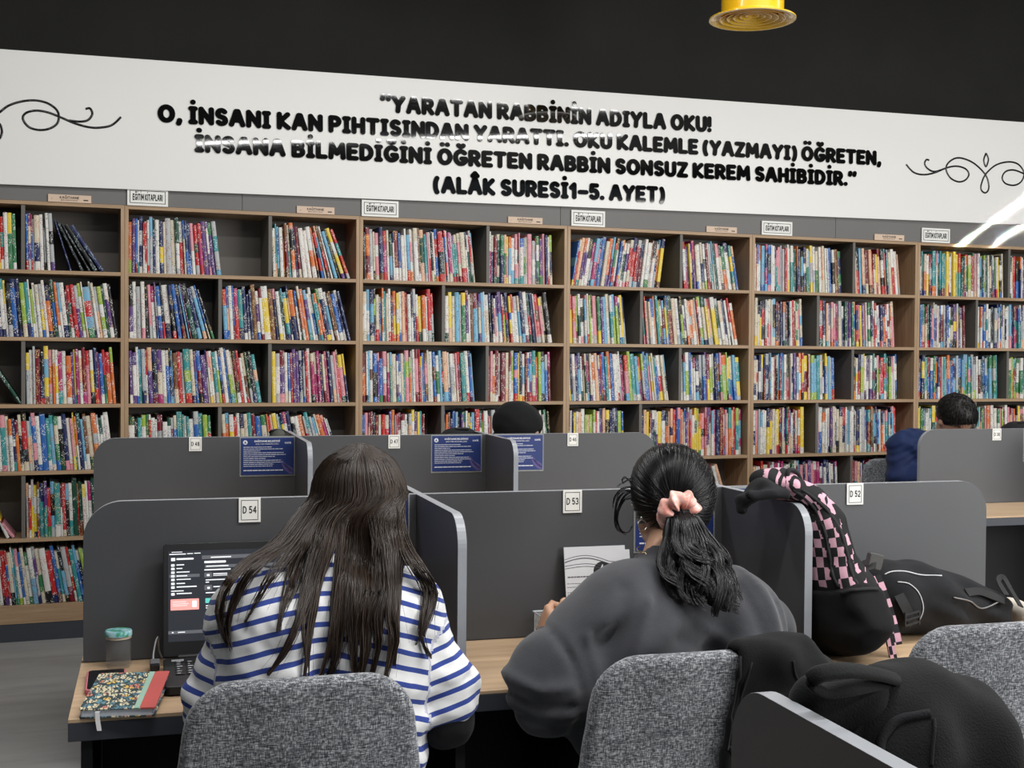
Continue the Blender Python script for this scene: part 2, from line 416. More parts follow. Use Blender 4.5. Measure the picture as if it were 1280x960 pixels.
def glyph(ch, r):
    key = (ch, r)
    if key in _gc: return _gc[key]
    w_, st = GL[ch]; step = max(0.028, r*0.30)
    pts = [p for s in st for p in s]
    x0 = min(p[0] for p in pts)-r-step; x1 = max(p[0] for p in pts)+r+step; y0 = min(p[1] for p in pts)-r-step; y1 = max(p[1] for p in pts)+r+step
    nx = int((x1-x0)/step)+2; ny = int((y1-y0)/step)+2
    X, Y = np.meshgrid(x0+np.arange(nx)*step, y0+np.arange(ny)*step, indexing='ij'); d = np.full(X.shape, 9.0)
    for s in st:
        for a, b in zip(s[:-1], s[1:]):
            ax, ay = a; bx, by = b[0]-ax, b[1]-ay; L = bx*bx+by*by+1e-9
            t = np.clip(((X-ax)*bx+(Y-ay)*by)/L, 0, 1); d = np.minimum(d, np.hypot(X-ax-t*bx, Y-ay-t*by)-r)
    V = []; F = []; key_ = {}
    def vid(k, p):
        if k not in key_: key_[k] = len(V); V.append(p)
        return key_[k]
    for i in range(nx-1):
        for j in range(ny-1):
            cs = ((i, j), (i+1, j), (i+1, j+1), (i, j+1)); dv = [d[c] for c in cs]
            if min(dv) >= 0: continue
            poly = []
            for k in range(4):
                a = cs[k]; b = cs[(k+1) % 4]; da = dv[k]; db = dv[(k+1) % 4]
                if da < 0: poly.append(vid(a, (X[a], Y[a])))
                if (da < 0) != (db < 0):
                    t = da/(da-db); poly.append(vid((min(a, b), max(a, b)), (X[a]+t*(X[b]-X[a]), Y[a]+t*(Y[b]-Y[a]))))
            if len(poly) > 2: F.append(tuple(poly))
    _gc[key] = (np.array(V), F, w_)
    return _gc[key]
def text_geo(txt, r=0.13, gap=0.12, space=0.34, serif=False):
    """flat lettering, cap height 1, starting at x=0"""
    V = []; F = []; x = r
    for ch in txt:
        if ch == ' ': x += space; continue
        if ch == '"':
            seq = ["'", "'"]
        else: seq = [ch+'ß' if serif and ch in 'Iİ' else ch]
        for c in seq:
            gv, gf, w_ = glyph(c, r); k = len(V)
            V.extend([((p[0]+x), (p[1]+r)) for p in gv]); F.extend([tuple(i+k for i in q) for q in gf]); x += w_+2*r+gap*(0.3 if seq[0] == "'" else 1)
    V = np.array(V); s = 1/(1+2*r)
    return V*s, F, (x-r-gap)*s
def put_text(name, txt, P0, P1, cap, mats, parent, nrm=(0, -1, 0), up=None, r=0.13, gap=0.12, thick=0.0, serif=False, fit=True, frame=None, base=None):
    """lettering from P0 to P1 along the baseline"""
    P0 = np.array(P0, float); P1 = np.array(P1, float); V, F, w_ = text_geo(txt, r, gap, serif=serif)
    L = np.linalg.norm(P1-P0); e = (P1-P0)/L; n = np.array(nrm, float); n /= np.linalg.norm(n)
    if up is None: u = np.cross(n, e); u = u/np.linalg.norm(u); u = u if u[2] > 0 or abs(u[2]) < 1e-6 else -u
    else: u = np.array(up, float)
    sx = L/w_ if fit else cap
    W = P0+V[:, :1]*sx*e+V[:, 1:]*cap*u+n*thick
    o = build(name, (W, F), mats, parent, frame=frame, base=base)
    if thick > 0.002:
        q = o.modifiers.new('solid', 'SOLIDIFY'); q.thickness = thick; q.offset = 0
    return o

# ================================================================== the room
def floor_mat():
    k = NT('grey_porcelain_tiles', 0.38, 0.45); co = k.coord()
    b = k.n('ShaderNodeTexBrick'); b.offset = 0.0; b.inputs['Scale'].default_value = 1.0
    b.inputs['Brick Width'].default_value = 0.6; b.inputs['Row Height'].default_value = 0.6; b.inputs['Mortar Size'].default_value = 0.0025; b.inputs['Mortar Smooth'].default_value = 0.3
    k.l(k.mapping(co, (1, 1, 1), (0, 0, 0.06)), b.inputs['Vector'])
    n = k.noise(k.mapping(co, (1.2, 5, 1)), 2.0, 6, 0.6)
    c = k.ramp(n, (0.3, (0.25, 0.252, 0.246)), (0.7, (0.33, 0.332, 0.322)))
    k.base(k.mix(b.outputs['Fac'], c, (0.19, 0.19, 0.185))); return k.M
def slab(name, lo, hi, m, kind='structure', **kw):
    o = build(name, G().box(lo, hi), m, **kw); return tag(o, kind=kind)
slab('floor', (-4, -7, -0.1), (11, D+0.32, 0), floor_mat())
slab('wall_back', (-4, D+0.32, 0), (11, D+0.45, 4.1), BLACKWALL)
slab('wall_left_light_block', (-4.15, -7, -.1), (-4.0, D+0.32, 4.1), BLACKWALL)  # unseen dark wall, added to block ambient light from the left
slab('ceiling', (-4, -4.5, 4.0), (11, D+0.32, 4.1), BLACKWALL)
# grey cladding boards between the bookcases and the banner, one per seam
seams = [-3.3]+[wallx(px, 2.2) for px in (303, 701, 1045)]+[7.6]
for i in range(4):
    slab('trim_%d' % (i+1), (seams[i]+0.001, D+0.004, ZTOP+0.001), (seams[i+1]-0.001, D+0.318, 2.42), FASCIA, bevel=0.0008)
add_streak_light(onY(1290, 243, D-0.03), onY(1206, 306, D-0.03), 0.020, 1.9)
add_streak_light(onY(1297, 272, D-0.03), onY(1240, 312, D-0.03), 0.015, 1.5)

# ------------------------------------------------------------------ the banner with its cut lettering
PB = D-0.016
bn = thing('quote_banner', 'long white wall banner with black Turkish quotation and scroll ornaments above the bookcases', 'banner', (2.6, PB+0.01, 2.22))
zb_ = lambda x: 2.2235+0.0116*x; zt_ = lambda x: 2.8700+0.0142*x
g = G(); xs = (-3.3, 7.6)
g.add([(xs[0], PB, zb_(xs[0])), (xs[1], PB, zb_(xs[1])), (xs[1], PB, zt_(xs[1])), (xs[0], PB, zt_(xs[0])), (xs[0], D+.003, zb_(xs[0])), (xs[1], D+.003, zb_(xs[1])), (xs[1], D+.003, zt_(xs[1])), (xs[0], D+.003, zt_(xs[0]))],
      [(0, 1, 2, 3), (4, 7, 6, 5), (0, 4, 5, 1), (1, 5, 6, 2), (2, 6, 7, 3), (3, 7, 4, 0)])
build('board', g, BOARD, bn)
for txt, a, b, c0, c1 in (('"YARATAN RABBİNİN ADIYLA OKU!', (475, 140.5), (889, 166), 21, 20.5),
                          ('O, İNSANI KAN PIHTISINDAN YARATTI. OKU KALEMLE (YAZMAYI) ÖĞRETEN,', (197, 153), (1101, 207.5), 22, 18.5),
                          ('İNSANA BİLMEDİĞİNİ ÖĞRETEN RABBİN SONSUZ KEREM SAHİBİDİR."', (243, 190.5), (1070, 233.5), 22, 18.5),
                          ('(ALÂK SURESİ1-5. AYET)', (541, 241.5), (831, 254), 21.5, 20)):
    P0 = onY(*a, PB); P1 = onY(*b, PB)
    cap = (np.linalg.norm(onY(a[0], a[1]-c0, PB)-P0)+np.linalg.norm(onY(b[0], b[1]-c1, PB)-P1))/2
    put_text('lettering', txt, P0, P1, cap*1.03, LETTER, bn, r=0.18, gap=0.035, thick=0.004, serif=True)
def ornament(paths):
    g = G()
    for P in paths: g.tube([onY(x, y, PB-0.001) for x, y in crom(P, 7)], 0.0062, 6, flat=0.35, up=(0, 1, 0))
    return build('scroll_ornament', g, LETTER, bn, smooth=True)
c5 = lambda L: [(1080+x/5.645, 140+y/5.645) for x, y in L]
c1 = lambda L: [(x/4, 50+y/4) for x, y in L]
mir = lambda L: [(1716-x, y+0.066*2*(858-x)) for x, y in L]
Ra = [(297, 370), (350, 425), (420, 442), (500, 428), (580, 395), (650, 382), (715, 400), (740, 440), (715, 480), (665, 492), (610, 465), (580, 410), (590, 365), (640, 328), (700, 328), (780, 365), (855, 440), (880, 510), (875, 555), (852, 570), (828, 550), (828, 510), (858, 440), (930, 375), (1020, 352), (1090, 370), (1129, 430), (1110, 490), (1060, 517), (1000, 505), (975, 465), (1000, 420), (1060, 410), (1140, 440), (1230, 475), (1330, 490), (1400, 470)]
Rb = [(460, 340), (440, 337), (428, 365), (450, 400), (500, 420), (580, 395)]
Rc = [(861, 290), (845, 340), (860, 385), (878, 335), (861, 290)]
ornament([c5(Ra), c5(Rb), c5(Rc)])
La = [(-220, 470), (-160, 500), (-90, 440), (0, 360), (50, 325), (120, 305), (190, 303), (250, 322), (290, 360), (290, 410), (255, 440), (200, 450), (145, 435), (115, 395), (130, 365), (180, 353), (240, 362), (300, 385), (370, 415), (440, 435), (500, 438), (560, 425), (605, 385)]
Lb = [(428, 345), (450, 342), (462, 370), (440, 400), (400, 408), (345, 402)]
Lc = [(-20, 400), (2, 425), (10, 460), (0, 490), (-20, 500)]
ornament([c1(La), c1(Lb), c1(Lc)])

# ------------------------------------------------------------------ ceiling air diffuser
YEL = mat('yellow_enamel', (0.85, 0.50, 0.015), 0.25, 0.5, noise=0.05, coat=0.4)
cx = (onY(893, 27, 5.2)+onY(987, 23, 5.2))/2; cz = cx[2]
vd = thing('air_diffuser', 'yellow round air diffuser on a duct hanging from the black ceiling', 'air vent', (cx[0], 5.2, cz))
rr = abs(onY(987, 23, 5.2)[0]-onY(893, 27, 5.2)[0])/2*1.0
build('duct', G().lathe([(rr*.72, 4.0-cz), (rr*.72, 0.02), (rr*.70, 0.02), (rr*.70, 4.0-cz)], (cx[0], 5.2, cz), 48), YEL, vd, autosm=0.6)
build('flange', G().lathe([(rr*.72, .03), (rr*.8, .018), (rr, .006), (rr, 0), (rr*.88, 0), (rr*.80, .02), (rr*.72, .03)], (cx[0], 5.2, cz), 48), YEL, vd, autosm=0.9)
for k, q in enumerate((.76, .60, .45, .30, .16)):
    build('cone_ring', G().lathe([(rr*q, .002+.004*k), (rr*(q-.02), .002+.004*k), (rr*(q-.13), .035+.004*k), (rr*(q-.11), .036+.004*k), (rr*q, .002+.004*k)], (cx[0], 5.2, cz), 40), YEL, vd, autosm=0.9)

# ------------------------------------------------------------------ bookcases
NAMES = ['far-left', 'second', 'third', 'fourth', 'fifth', 'sixth']
BLAB = ['oak and grey bookcase farthest left, black notebook fan on its top shelf', 'oak and grey bookcase second from left, gap in its top shelf',
        'oak and grey bookcase third from left, behind the person in black headscarf', 'oak and grey bookcase fourth from left, right above the pink scrunchie',
        'oak and grey bookcase fifth from left, behind the checkered backpack', 'oak and grey bookcase sixth from left, behind the person in navy jacket']
DEP = 0.285
def floor_z(r): return ZB+(4-r)*ROWH+0.018
def ceil_z(r): return ZTOP-0.018 if r == 0 else ZB+(5-r)*ROWH
DIVF = (0.605, 0.392)
for s in range(6):
    xa = X0+(s-1)*BW; xb = xa+BW
    bc = thing('bookcase', BLAB[s], 'bookcase', ((xa+xb)/2, D+DEP/2, 0), group='bookcases along the back wall')
    for x in (xa+0.0006, xb-0.0186):
        build('side_panel', G().box((x, D, 0.0), (x+0.018, D+DEP, ZTOP-0.018)), WOOD_Z, bc, bevel=0.0008)
    build('top_board', G().box((xa+.0006, D, ZTOP-0.018), (xb-.0006, D+DEP, ZTOP)), WOOD_X, bc, bevel=0.0008)
    build('back_panel', G().box((xa+.0186, D+DEP-0.012, 0.09), (xb-.0186, D+DEP-0.002, ZTOP-.018)), SHELFGREY, bc)
    for r in range(6):
        z = floor_z(r); build('shelf', G().box((xa+.0188, D+.0005, z-.018), (xb-.0188, D+DEP-.013, z)), WOOD_X, bc, bevel=0.0006)
        xd = xa+BW*DIVF[r % 2]
        build('divider', G().box((xd-.009, D+.006, z+.0002), (xd+.009, D+DEP-.013, ceil_z(r)-.0002)), SHELFGREY, bc, bevel=0.0006)
    build('bottom_rail', G().box((xa+.0188, D+.001, .088), (xb-.0188, D+.02, floor_z(5)-.0182)), WOOD_X, bc)
    build('plinth', G().box((xa+.0188, D+.003, 0), (xb-.0188, D+.02, .0878)), PLINTH, bc)

# small signs standing above the bookcases
for i, (px0, px1, y0, y1) in enumerate(((159, 210, 239, 261), (452, 498, 253.5, 274), (714, 756, 265, 285), (952, 990, 275.5, 293), (1152, 1187, 282.5, 300.5))):
    yy = D-0.004; a = onY(px0, y1, yy); b = onY(px1, y1+2.2, yy); zt2 = onY(px0, y0, yy)[2]; z0 = ZTOP+0.0005-0.004*0; z1 = z0+(zt2-a[2])
    t = thing('section_sign', 'white EĞİTİM KİTAPLARI sign above the %s bookcase from left' % (['second', 'third', 'fourth', 'fifth', 'sixth'][i]), 'sign', ((a[0]+b[0])/2, yy, z0), group='white section signs')
    build('plate', G().box((a[0], yy-.003, z0), (b[0], yy+.006, z1)), WHITE, t, bevel=0.0008)
    W_ = b[0]-a[0]; H_ = z1-z0; g = G(); q = .012; wd = .0028
    for (l, h) in (((a[0]+q, z0+q), (b[0]-q, z0+q+wd)), ((a[0]+q, z1-q-wd), (b[0]-q, z1-q)), ((a[0]+q, z0+q), (a[0]+q+wd, z1-q)), ((b[0]-q-wd, z0+q), (b[0]-q, z1-q))):
        g.box((l[0], yy-.0036, l[1]), (h[0], yy-.0028, h[1]))
    build('border', g, INK, t)
    put_text('lettering', 'EĞİTİM KİTAPLARI', (a[0]+.026, yy-.0036, z0+H_*.30), (b[0]-.026, yy-.0036, z0+H_*.30), H_*.38, INK, t, r=0.135, gap=0.09)
for i, (px0, px1, y0, y1) in enumerate(((60, 114, 247, 256.5), (371, 418, 262, 271), (635, 678, 274, 282), (883, 921, 282.5, 290), (1093, 1130, 290.5, 298))):
    yy = D-0.003; a = onY(px0, y1, yy); b = onY(px1, y1, yy); z0 = ZTOP+0.0005; z1 = z0+(onY(px0, y0, yy)[2]-a[2])
    t = thing('name_strip', 'small beige KAĞITHANE strip above the %s' % ['far-left bookcase', 'second bookcase, left of a white sign', 'third bookcase from left', 'fourth bookcase from left', 'fifth bookcase from left'][i], 'sign', ((a[0]+b[0])/2, yy, z0), group='beige name strips')
    build('strip', G().box((a[0], yy-.002, z0), (b[0], yy+.005, z1)), BEIGE, t, bevel=0.0005)
    L_ = b[0]-a[0]; H_ = z1-z0
    put_text('lettering', 'KAĞITHANE', (a[0]+L_*.27, yy-.0026, z0+H_*.46), (a[0]+L_*.72, yy-.0026, z0+H_*.46), H_*.34, INK, t, r=0.10, gap=0.12)
    put_text('lettering', 'BELEDİYESİ', (a[0]+L_*.30, yy-.0026, z0+H_*.2), (a[0]+L_*.68, yy-.0026, z0+H_*.2), H_*.15, INK, t, r=0.09, gap=0.3)
    g = G().box((a[0]+L_*.82, yy-.0026, z0+H_*.28), (a[0]+L_*.93, yy-.0018, z0+H_*.42)); g.lathe([(0, 0), (H_*.10, 0)], (a[0]+L_*.09, yy-.0026, z0+H_*.45), 12)
    build('emblem', g, INK, t)

# ------------------------------------------------------------------ books
def s2l(c): return tuple(((v/255)/12.92 if v/255 <= .04045 else ((v/255+.055)/1.055)**2.4) for v in c)
PAL = {'white': ((232, 231, 224), 28), 'cream': ((222, 212, 188), 9), 'pale grey': ((188, 192, 192), 9), 'red': ((196, 44, 46), 8), 'dark red': ((122, 26, 42), 5), 'orange': ((220, 116, 54), 4),
       'yellow': ((234, 204, 62), 4), 'lime green': ((158, 186, 70), 2), 'green': ((58, 128, 82), 3), 'dark green': ((28, 78, 62), 4), 'teal': ((62, 150, 152), 5), 'sky blue': ((122, 184, 214), 6),
       'blue': ((48, 104, 182), 7), 'navy': ((36, 44, 92), 9), 'purple': ((96, 62, 128), 5), 'magenta': ((176, 52, 112), 2), 'pink': ((230, 158, 168), 5), 'brown': ((120, 76, 46), 3), 'black': ((26, 26, 28), 8), 'peach': ((236, 190, 156), 3)}
PN = list(PAL); PW = np.array([PAL[k][1] for k in PN], float); PW /= PW.sum()
kb = NT('book_cover', 0.38, 0.45); uv = kb.n('ShaderNodeUVMap', uv_map='UVMap').outputs[0]
ca = kb.attr('Cover'); ia = kb.attr('Print')
lt = kb.noise(kb.mapping(uv, (3.0, 170, 1)), 1.0, 2, 0.6); bl = kb.noise(kb.mapping(uv, (0.7, 22, 1)), 1.0, 1)
mk = kb.math('MULTIPLY', kb.math('GREATER_THAN', lt, 0.56), kb.math('GREATER_THAN', bl, 0.50)); mk = kb.math('MULTIPLY', mk, ia.outputs['Alpha'])
mk = kb.math('MULTIPLY', mk, 0.8)
kb.base(kb.mix(mk, ca.outputs['Color'], ia.outputs['Color']))
BOOKM = kb.M
PAPER = (0.72, 0.68, 0.58, 0.0)
class BookGeo:
    def __init__(s): s.v = []; s.f = []; s.c = []; s.p = []; s.u = []
    def make(s, t, h, d, bands, inkc, seed, M=None):
        """spine at y=0 facing -y, thickness along x from 0, height along z"""
        k0 = len(s.v); bul = min(.003, t*.16)
        prof = [(0, d), (0, bul), (t*.18, bul*.25), (t*.5, 0), (t*.82, bul*.25), (t, bul), (t, d)]
        zs = [0]+[h*b[0] for b in bands]
        V = []
        for z in zs:
            for (x, y) in prof: V.append((x, y, z))
        n = len(prof); F = []; C = []; P = []; U = []
        for i in range(len(zs)-1):
            col = (*[q*.86 for q in s2l(PAL[bands[i][1]][0])], 1); ik = (*inkc[i], 1)
            for j in range(n-1):
                F.append((i*n+j, i*n+j+1, (i+1)*n+j+1, (i+1)*n+j)); C.append(col)
                sp = 1 <= j <= 4
                P.append(ik[:3]+((1.0 if sp else 0.0),))
                U.append([(prof[j][0]*60+seed, zs[i]+seed), (prof[j+1][0]*60+seed, zs[i]+seed), (prof[j+1][0]*60+seed, zs[i+1]+seed), (prof[j][0]*60+seed, zs[i+1]+seed)])
        # closed ends: bottom cover edge, top = pages set a little lower between the covers
        T = (len(zs)-1)*n; e = min(.0012, t*.12)
        b0 = len(V); V += [(e, bul+.002, h-.003), (t-e, bul+.002, h-.003), (t-e, d-.002, h-.003), (e, d-.002, h-.003)]
        pg = [(b0, b0+1, b0+2, b0+3)]; rim = [(T+0, T+1, b0, b0+3), (T+1, T+2, T+3, b0), (T+3, b0+1, b0), (T+3, T+4, T+5, b0+1), (T+5, T+6, b0+2, b0+1)]
        for q in pg: F.append(q); C.append(PAPER[:3]+(1,)); P.append(PAPER)
        for q in rim: F.append(q); C.append(col); P.append(PAPER)
        F.append(tuple(range(n-1, -1, -1))); C.append((*s2l(PAL[bands[0][1]][0]), 1)); P.append(PAPER)
        F.append((0*n+n-1, 0, (len(zs)-1)*n, (len(zs)-1)*n+n-1)[::-1] if len(zs) == 2 else tuple([i*n for i in range(len(zs))]+[i*n+n-1 for i in range(len(zs)-1, -1, -1)])); C.append(PAPER[:3]+(1,)); P.append(PAPER)
        while len(U) < len(F): U.append([(0, 0)]*len(F[len(U)]))
        if M is not None: V = [tuple(M@Vector(p)) for p in V]
        s.v += V; s.f += [tuple(i+k0 for i in q) for q in F]; s.c += C; s.p += P; s.u += U
    def mesh(s, name):
        me = bpy.data.meshes.new(name); me.from_pydata(s.v, [], s.f); me.materials.append(BOOKM)
        a = me.color_attributes.new('Cover', 'FLOAT_COLOR', 'CORNER'); b = me.color_attributes.new('Print', 'FLOAT_COLOR', 'CORNER'); u = me.uv_layers.new(name='UVMap')
        ca_ = []; pa_ = []; ua_ = []
        for q, c, p, uu in zip(s.f, s.c, s.p, s.u):
            for i in range(len(q)): ca_ += c; pa_ += p; ua_ += uu[i]
        a.data.foreach_set('color', np.array(ca_, np.float32)); b.data.foreach_set('color', np.array(pa_, np.float32)); u.data.foreach_set('uv', np.array(ua_, np.float32))
        return me
def contrast(c):
    L = sum(PAL[c][0])/3
    if L > 170: return s2l(random.choice([(40, 40, 50), (150, 40, 50), (40, 70, 140), (60, 60, 60), (190, 90, 50)]))
    return s2l(random.choice([(240, 240, 235), (240, 240, 235), (235, 215, 150), (210, 225, 235)]))
def pick(prefer=None):
    if prefer and random.random() < 0.7: return random.choice(prefer)
    return PN[rng.choice(len(PN), p=PW)]
def random_book(prefer=None, hmax=.285):
    t = float(np.clip(rng.normal(.0148, .0052), .0065, .032)); h = min(hmax, float(np.clip(rng.normal(.268, .012), .225, .285))); d = float(rng.uniform(.185, .205))
    c = pick(prefer); bands = [(1.0, c)]; second = None; q = random.random()
    if q < .22:
        second = pick(); third = pick(); x = random.uniform(.10, .2); y = random.uniform(.35, .5); z_ = random.uniform(.6, .9); bands = [(x, second), (y, c), (z_, third), (1.0, c)]
    elif q < .46:
        second = pick(); x = random.uniform(.12, .3); bands = [(x, second), (1.0, c)]
    elif q < .64:
        second = pick(); x = random.uniform(.45, .8); bands = [(x, c), (1.0, second)]
    elif q < .86:
        second = pick(); x = random.uniform(.1, .22); y = random.uniform(.5, .85); bands = [(x, second), (y, c), (1.0, second if random.random() < .5 else pick())]
    if second == c: second = None
    return dict(t=t, h=h, d=d, c=c, second=second, bands=bands, ink=[contrast(b[1]) for b in bands], seed=random.random()*50)
BOOKS = []
def run(s, r, half, x0, x1, l0, l1, prefer=None, right=False, hmax=None, power=1.4, prev=None):
    """fill a stretch of shelf with books leaning from l0 to l1 degrees (top to the left; right=True mirrors)"""
    z = floor_z(r)+.0006; clear = ceil_z(r)-z-.004
    x = 0.0; L = x1-x0; out = []; prev = (prev[0]-x0, *prev[1:]) if prev else None
    while True:
        b = random_book(prefer, min(clear, hmax or .285)); fr = min(1, x/max(L, .01)); th = math.radians(l0+(l1-l0)*fr**power)
        if prev is not None:
            px_, pt_, ph_, pth = prev; th = max(th, pth)
            br = (px_+pt_*math.cos(pth), pt_*math.sin(pth)); tr = (br[0]-ph_*math.sin(pth), br[1]+ph_*math.cos(pth))
            x = max(q[0]+q[1]*math.tan(th) for q in (br, tr))+.0006
        else:
            x = .0006+b['h']*math.sin(th)
        if x+b['t']/math.cos(th) > L: break
        b['x'] = x; b['th'] = th; prev = (x, b['t'], b['h'], th); out.append(b)
    if right:
        for b in out: b['x'] = x1-b['x']; b['th'] = -b['th']; b['mir'] = True
        out = out[::-1]
    else:
        for b in out: b['x'] += x0
    for i, b in enumerate(out): b.update(s=s, r=r, half=half, z=z, y=D+random.uniform(.016, .034)); BOOKS.append(b)
def edges(s, r, half):
    xa = X0+(s-1)*BW; xd = xa+BW*DIVF[r % 2]
    return (xa+.0195, xd-.0098) if half == 0 else (xd+.0098, xa+BW-.0195)
BLUES = ['blue', 'sky blue', 'white', 'teal', 'navy']; DARK = ['black', 'dark green', 'navy', 'pale grey']; WARM = ['red', 'orange', 'cream', 'peach', 'white', 'dark red', 'yellow']; PALE = ['white', 'cream', 'pale grey', 'white', 'peach']
GREENS = ['green', 'lime green', 'yellow', 'white', 'dark green', 'teal']; PURP = ['purple', 'white', 'magenta', 'pink', 'navy']
# (bookcase, row, half, first px or None, last px or None, lean from, lean to, preferred colours, leaning right)
RUNS = [(0, 0, 0, None, 21, 0, 2, ['orange', 'green', 'black'], 0), (0, 0, 1, None, 73, 1, 5, BLUES+['pale grey', 'purple'], 0),
 (1, 0, 0, None, 281, 0, 8, None, 0), (1, 0, 1, None, 441, 2, 24, WARM+['white', 'teal', 'sky blue'], 0), (2, 0, 0, None, 599, 2, 6, None, 0), (2, 0, 1, None, 698, 0, 2, PURP+['green', 'cream'], 0),
 (3, 0, 0, None, 833, 7, 10, WARM+['purple', 'white', 'blue'], 1), (3, 0, 1, None, 926, 4, 11, PURP+['cream', 'teal'], 0), (4, 0, 0, None, 1058, 0, 4, None, 0), (4, 0, 1, None, 1130, 3, 6, WARM+['teal', 'black'], 0), (5, 0, 0, None, 1257, 0, 2, GREENS+['cream', 'dark red'], 0), (5, 0, 1, None, None, 0, 3, None, 0),
 (0, 1, 0, None, None, 2, 6, None, 0), (0, 1, 1, None, 149, 4, 9, None, 0), (1, 1, 0, None, 271, 1, 20, DARK+['blue', 'sky blue', 'purple', 'white'], 0), (1, 1, 1, None, 441, 3, 15, BLUES+['orange', 'brown'], 0), (2, 1, 0, None, 547, 1, 3, WARM+['white', 'black', 'navy'], 0), (2, 1, 1, None, 693, 1, 9, None, 0),
 (3, 1, 0, None, 788, 2, 6, GREENS+['pink', 'teal'], 0), (3, 1, 1, None, 926, 5, 11, WARM+['white', 'sky blue', 'lime green'], 0), (4, 1, 0, None, 1008, 0, 3, None, 0), (4, 1, 1, None, 1125, 1, 4, PURP+['green', 'red', 'peach'], 0), (5, 1, 0, None, 1211, 0, 2, None, 0), (5, 1, 1, None, None, 0, 5, BLUES+['orange', 'pink'], 0),
 (0, 2, 1, None, 148, 1, 5, PURP+['red', 'yellow', 'orange', 'dark red'], 0), (1, 2, 0, None, 330, 2, 10, None, 0), (1, 2, 1, None, 439, 1, 8, PURP+['blue', 'teal', 'red'], 0), (2, 2, 0, None, 600, 1, 5, None, 0), (2, 2, 1, None, 691, 0, 2, WARM+['white', 'blue', 'dark green'], 0),
 (3, 2, 0, None, 839, 3, 8, None, 0), (3, 2, 1, None, 929, 2, 5, BLUES+['yellow', 'purple', 'lime green'], 0), (4, 2, 0, None, 1051, 0, 2, BLUES+['dark red', 'red', 'pale grey'], 0), (4, 2, 1, None, 1127, 0, 2, GREENS+['red', 'white'], 0), (5, 2, 0, None, 1253, 0, 2, BLUES+['green', 'pale grey'], 0), (5, 2, 1, None, None, 0, 2, GREENS, 0),
 (0, 3, 0, None, None, 2, 5, None, 0), (0, 3, 1, None, 145, 3, 7, None, 0), (1, 3, 0, None, 270, 1, 4, ['teal', 'white', 'dark red', 'purple', 'dark green', 'lime green'], 0), (1, 3, 1, None, 432, 3, 20, ['white', 'orange', 'red', 'yellow', 'pale grey', 'teal'], 0), (2, 3, 0, None, 536, 0, 1, WARM+['dark green', 'purple', 'navy'], 0), (2, 3, 1, None, 694, 0, 6, None, 0),
 (3, 3, 0, None, 783, 0, 2, ['white', 'cream', 'lime green', 'yellow', 'navy', 'peach'], 0), (3, 3, 1, None, 930, 0, 1, WARM+PURP, 0), (4, 3, 0, None, 1008, 0, 1, WARM+['navy', 'teal'], 0), (4, 3, 1, None, 1126, 0, 2, None, 0), (5, 3, 0, None, 1212, 0, 1, GREENS+['peach'], 0), (5, 3, 1, None, None, 1, 6, WARM+['green', 'pink'], 0),
 (0, 4, 1, None, 141, 1, 5, GREENS+['white', 'navy', 'red', 'pale grey'], 0), (1, 4, 0, None, None, 2, 6, None, 0), (1, 4, 1, None, None, 2, 6, None, 0), (2, 4, 0, None, None, 1, 3, None, 0), (2, 4, 1, None, None, 1, 3, None, 0), (3, 4, 0, None, None, 1, 4, None, 0), (3, 4, 1, 862, 917, 8, 22, DARK+['cream', 'pink', 'white'], 0),
 (4, 4, 0, None, 1050, 1, 3, PURP+['dark red', 'cream'], 0), (4, 4, 1, None, None, 0, 2, WARM+['teal'], 0), (5, 4, 0, None, None, 1, 3, None, 0), (5, 4, 1, None, None, 1, 3, None, 0),
 (0, 5, 0, None, None, 4, 7, None, 0), (0, 5, 1, None, 140, 5, 14, BLUES+['red', 'cream', 'teal', 'pale grey'], 0), (1, 5, 0, None, None, 3, 8, None, 0), (1, 5, 1, None, None, 3, 8, None, 0), (2, 5, 0, None, None, 3, 8, None, 0), (2, 5, 1, None, None, 3, 8, None, 0)]+[(q, 5, k, None, None, 2, 6, None, 0) for q in (3, 4, 5) for k in (0, 1)]
for (s, r, hf, a, b, l0, l1, pf, rt) in RUNS:
    e0, e1 = edges(s, r, hf); zz = floor_z(r)
    if a is not None: e0 = max(e0, wallx(a, zz))
    if b is not None: e1 = min(e1, wallx(b, zz))
    run(s, r, hf, e0, e1, l0, l1, pf, bool(rt))
    if (s, r, hf) == (0, 0, 1):          # the black notebooks fanned out beside them
        last = BOOKS[-1]
        n0 = len(BOOKS); run(s, r, hf, last['x'], wallx(136, zz), 17, 38, ['black', 'dark green', 'black', 'pale grey'], power=0.8, prev=(last['x'], last['t'], last['h'], last['th']))
        for q in BOOKS[n0:]:
            q['h'] = min(q['h'], .265); q['c'] = random.choice(['black', 'black', 'dark green', 'navy']); q['second'] = None; q['bands'] = [(1.0, q['c'])]; q['ink'] = [s2l((170, 190, 190))]
# a dark green book slumped on the left of the third shelf, two more on the fifth
for (r, px, c, sec, th) in ((2, 24, 'dark green', None, 33), (4, 8, 'yellow', 'white', 24), (4, 15, 'dark red', 'pink', 37)):
    b = random_book([c]); b.update(c=c, second=sec, bands=[(1.0, c)] if not sec else [(.35, sec), (1.0, c)], t=.014, h=.25); b['ink'] = [contrast(q[1]) for q in b['bands']]
    b.update(x=wallx(px, floor_z(r)), th=math.radians(th), s=0, r=r, half=0, z=floor_z(r)+.0006, y=D+.02); BOOKS.append(b)
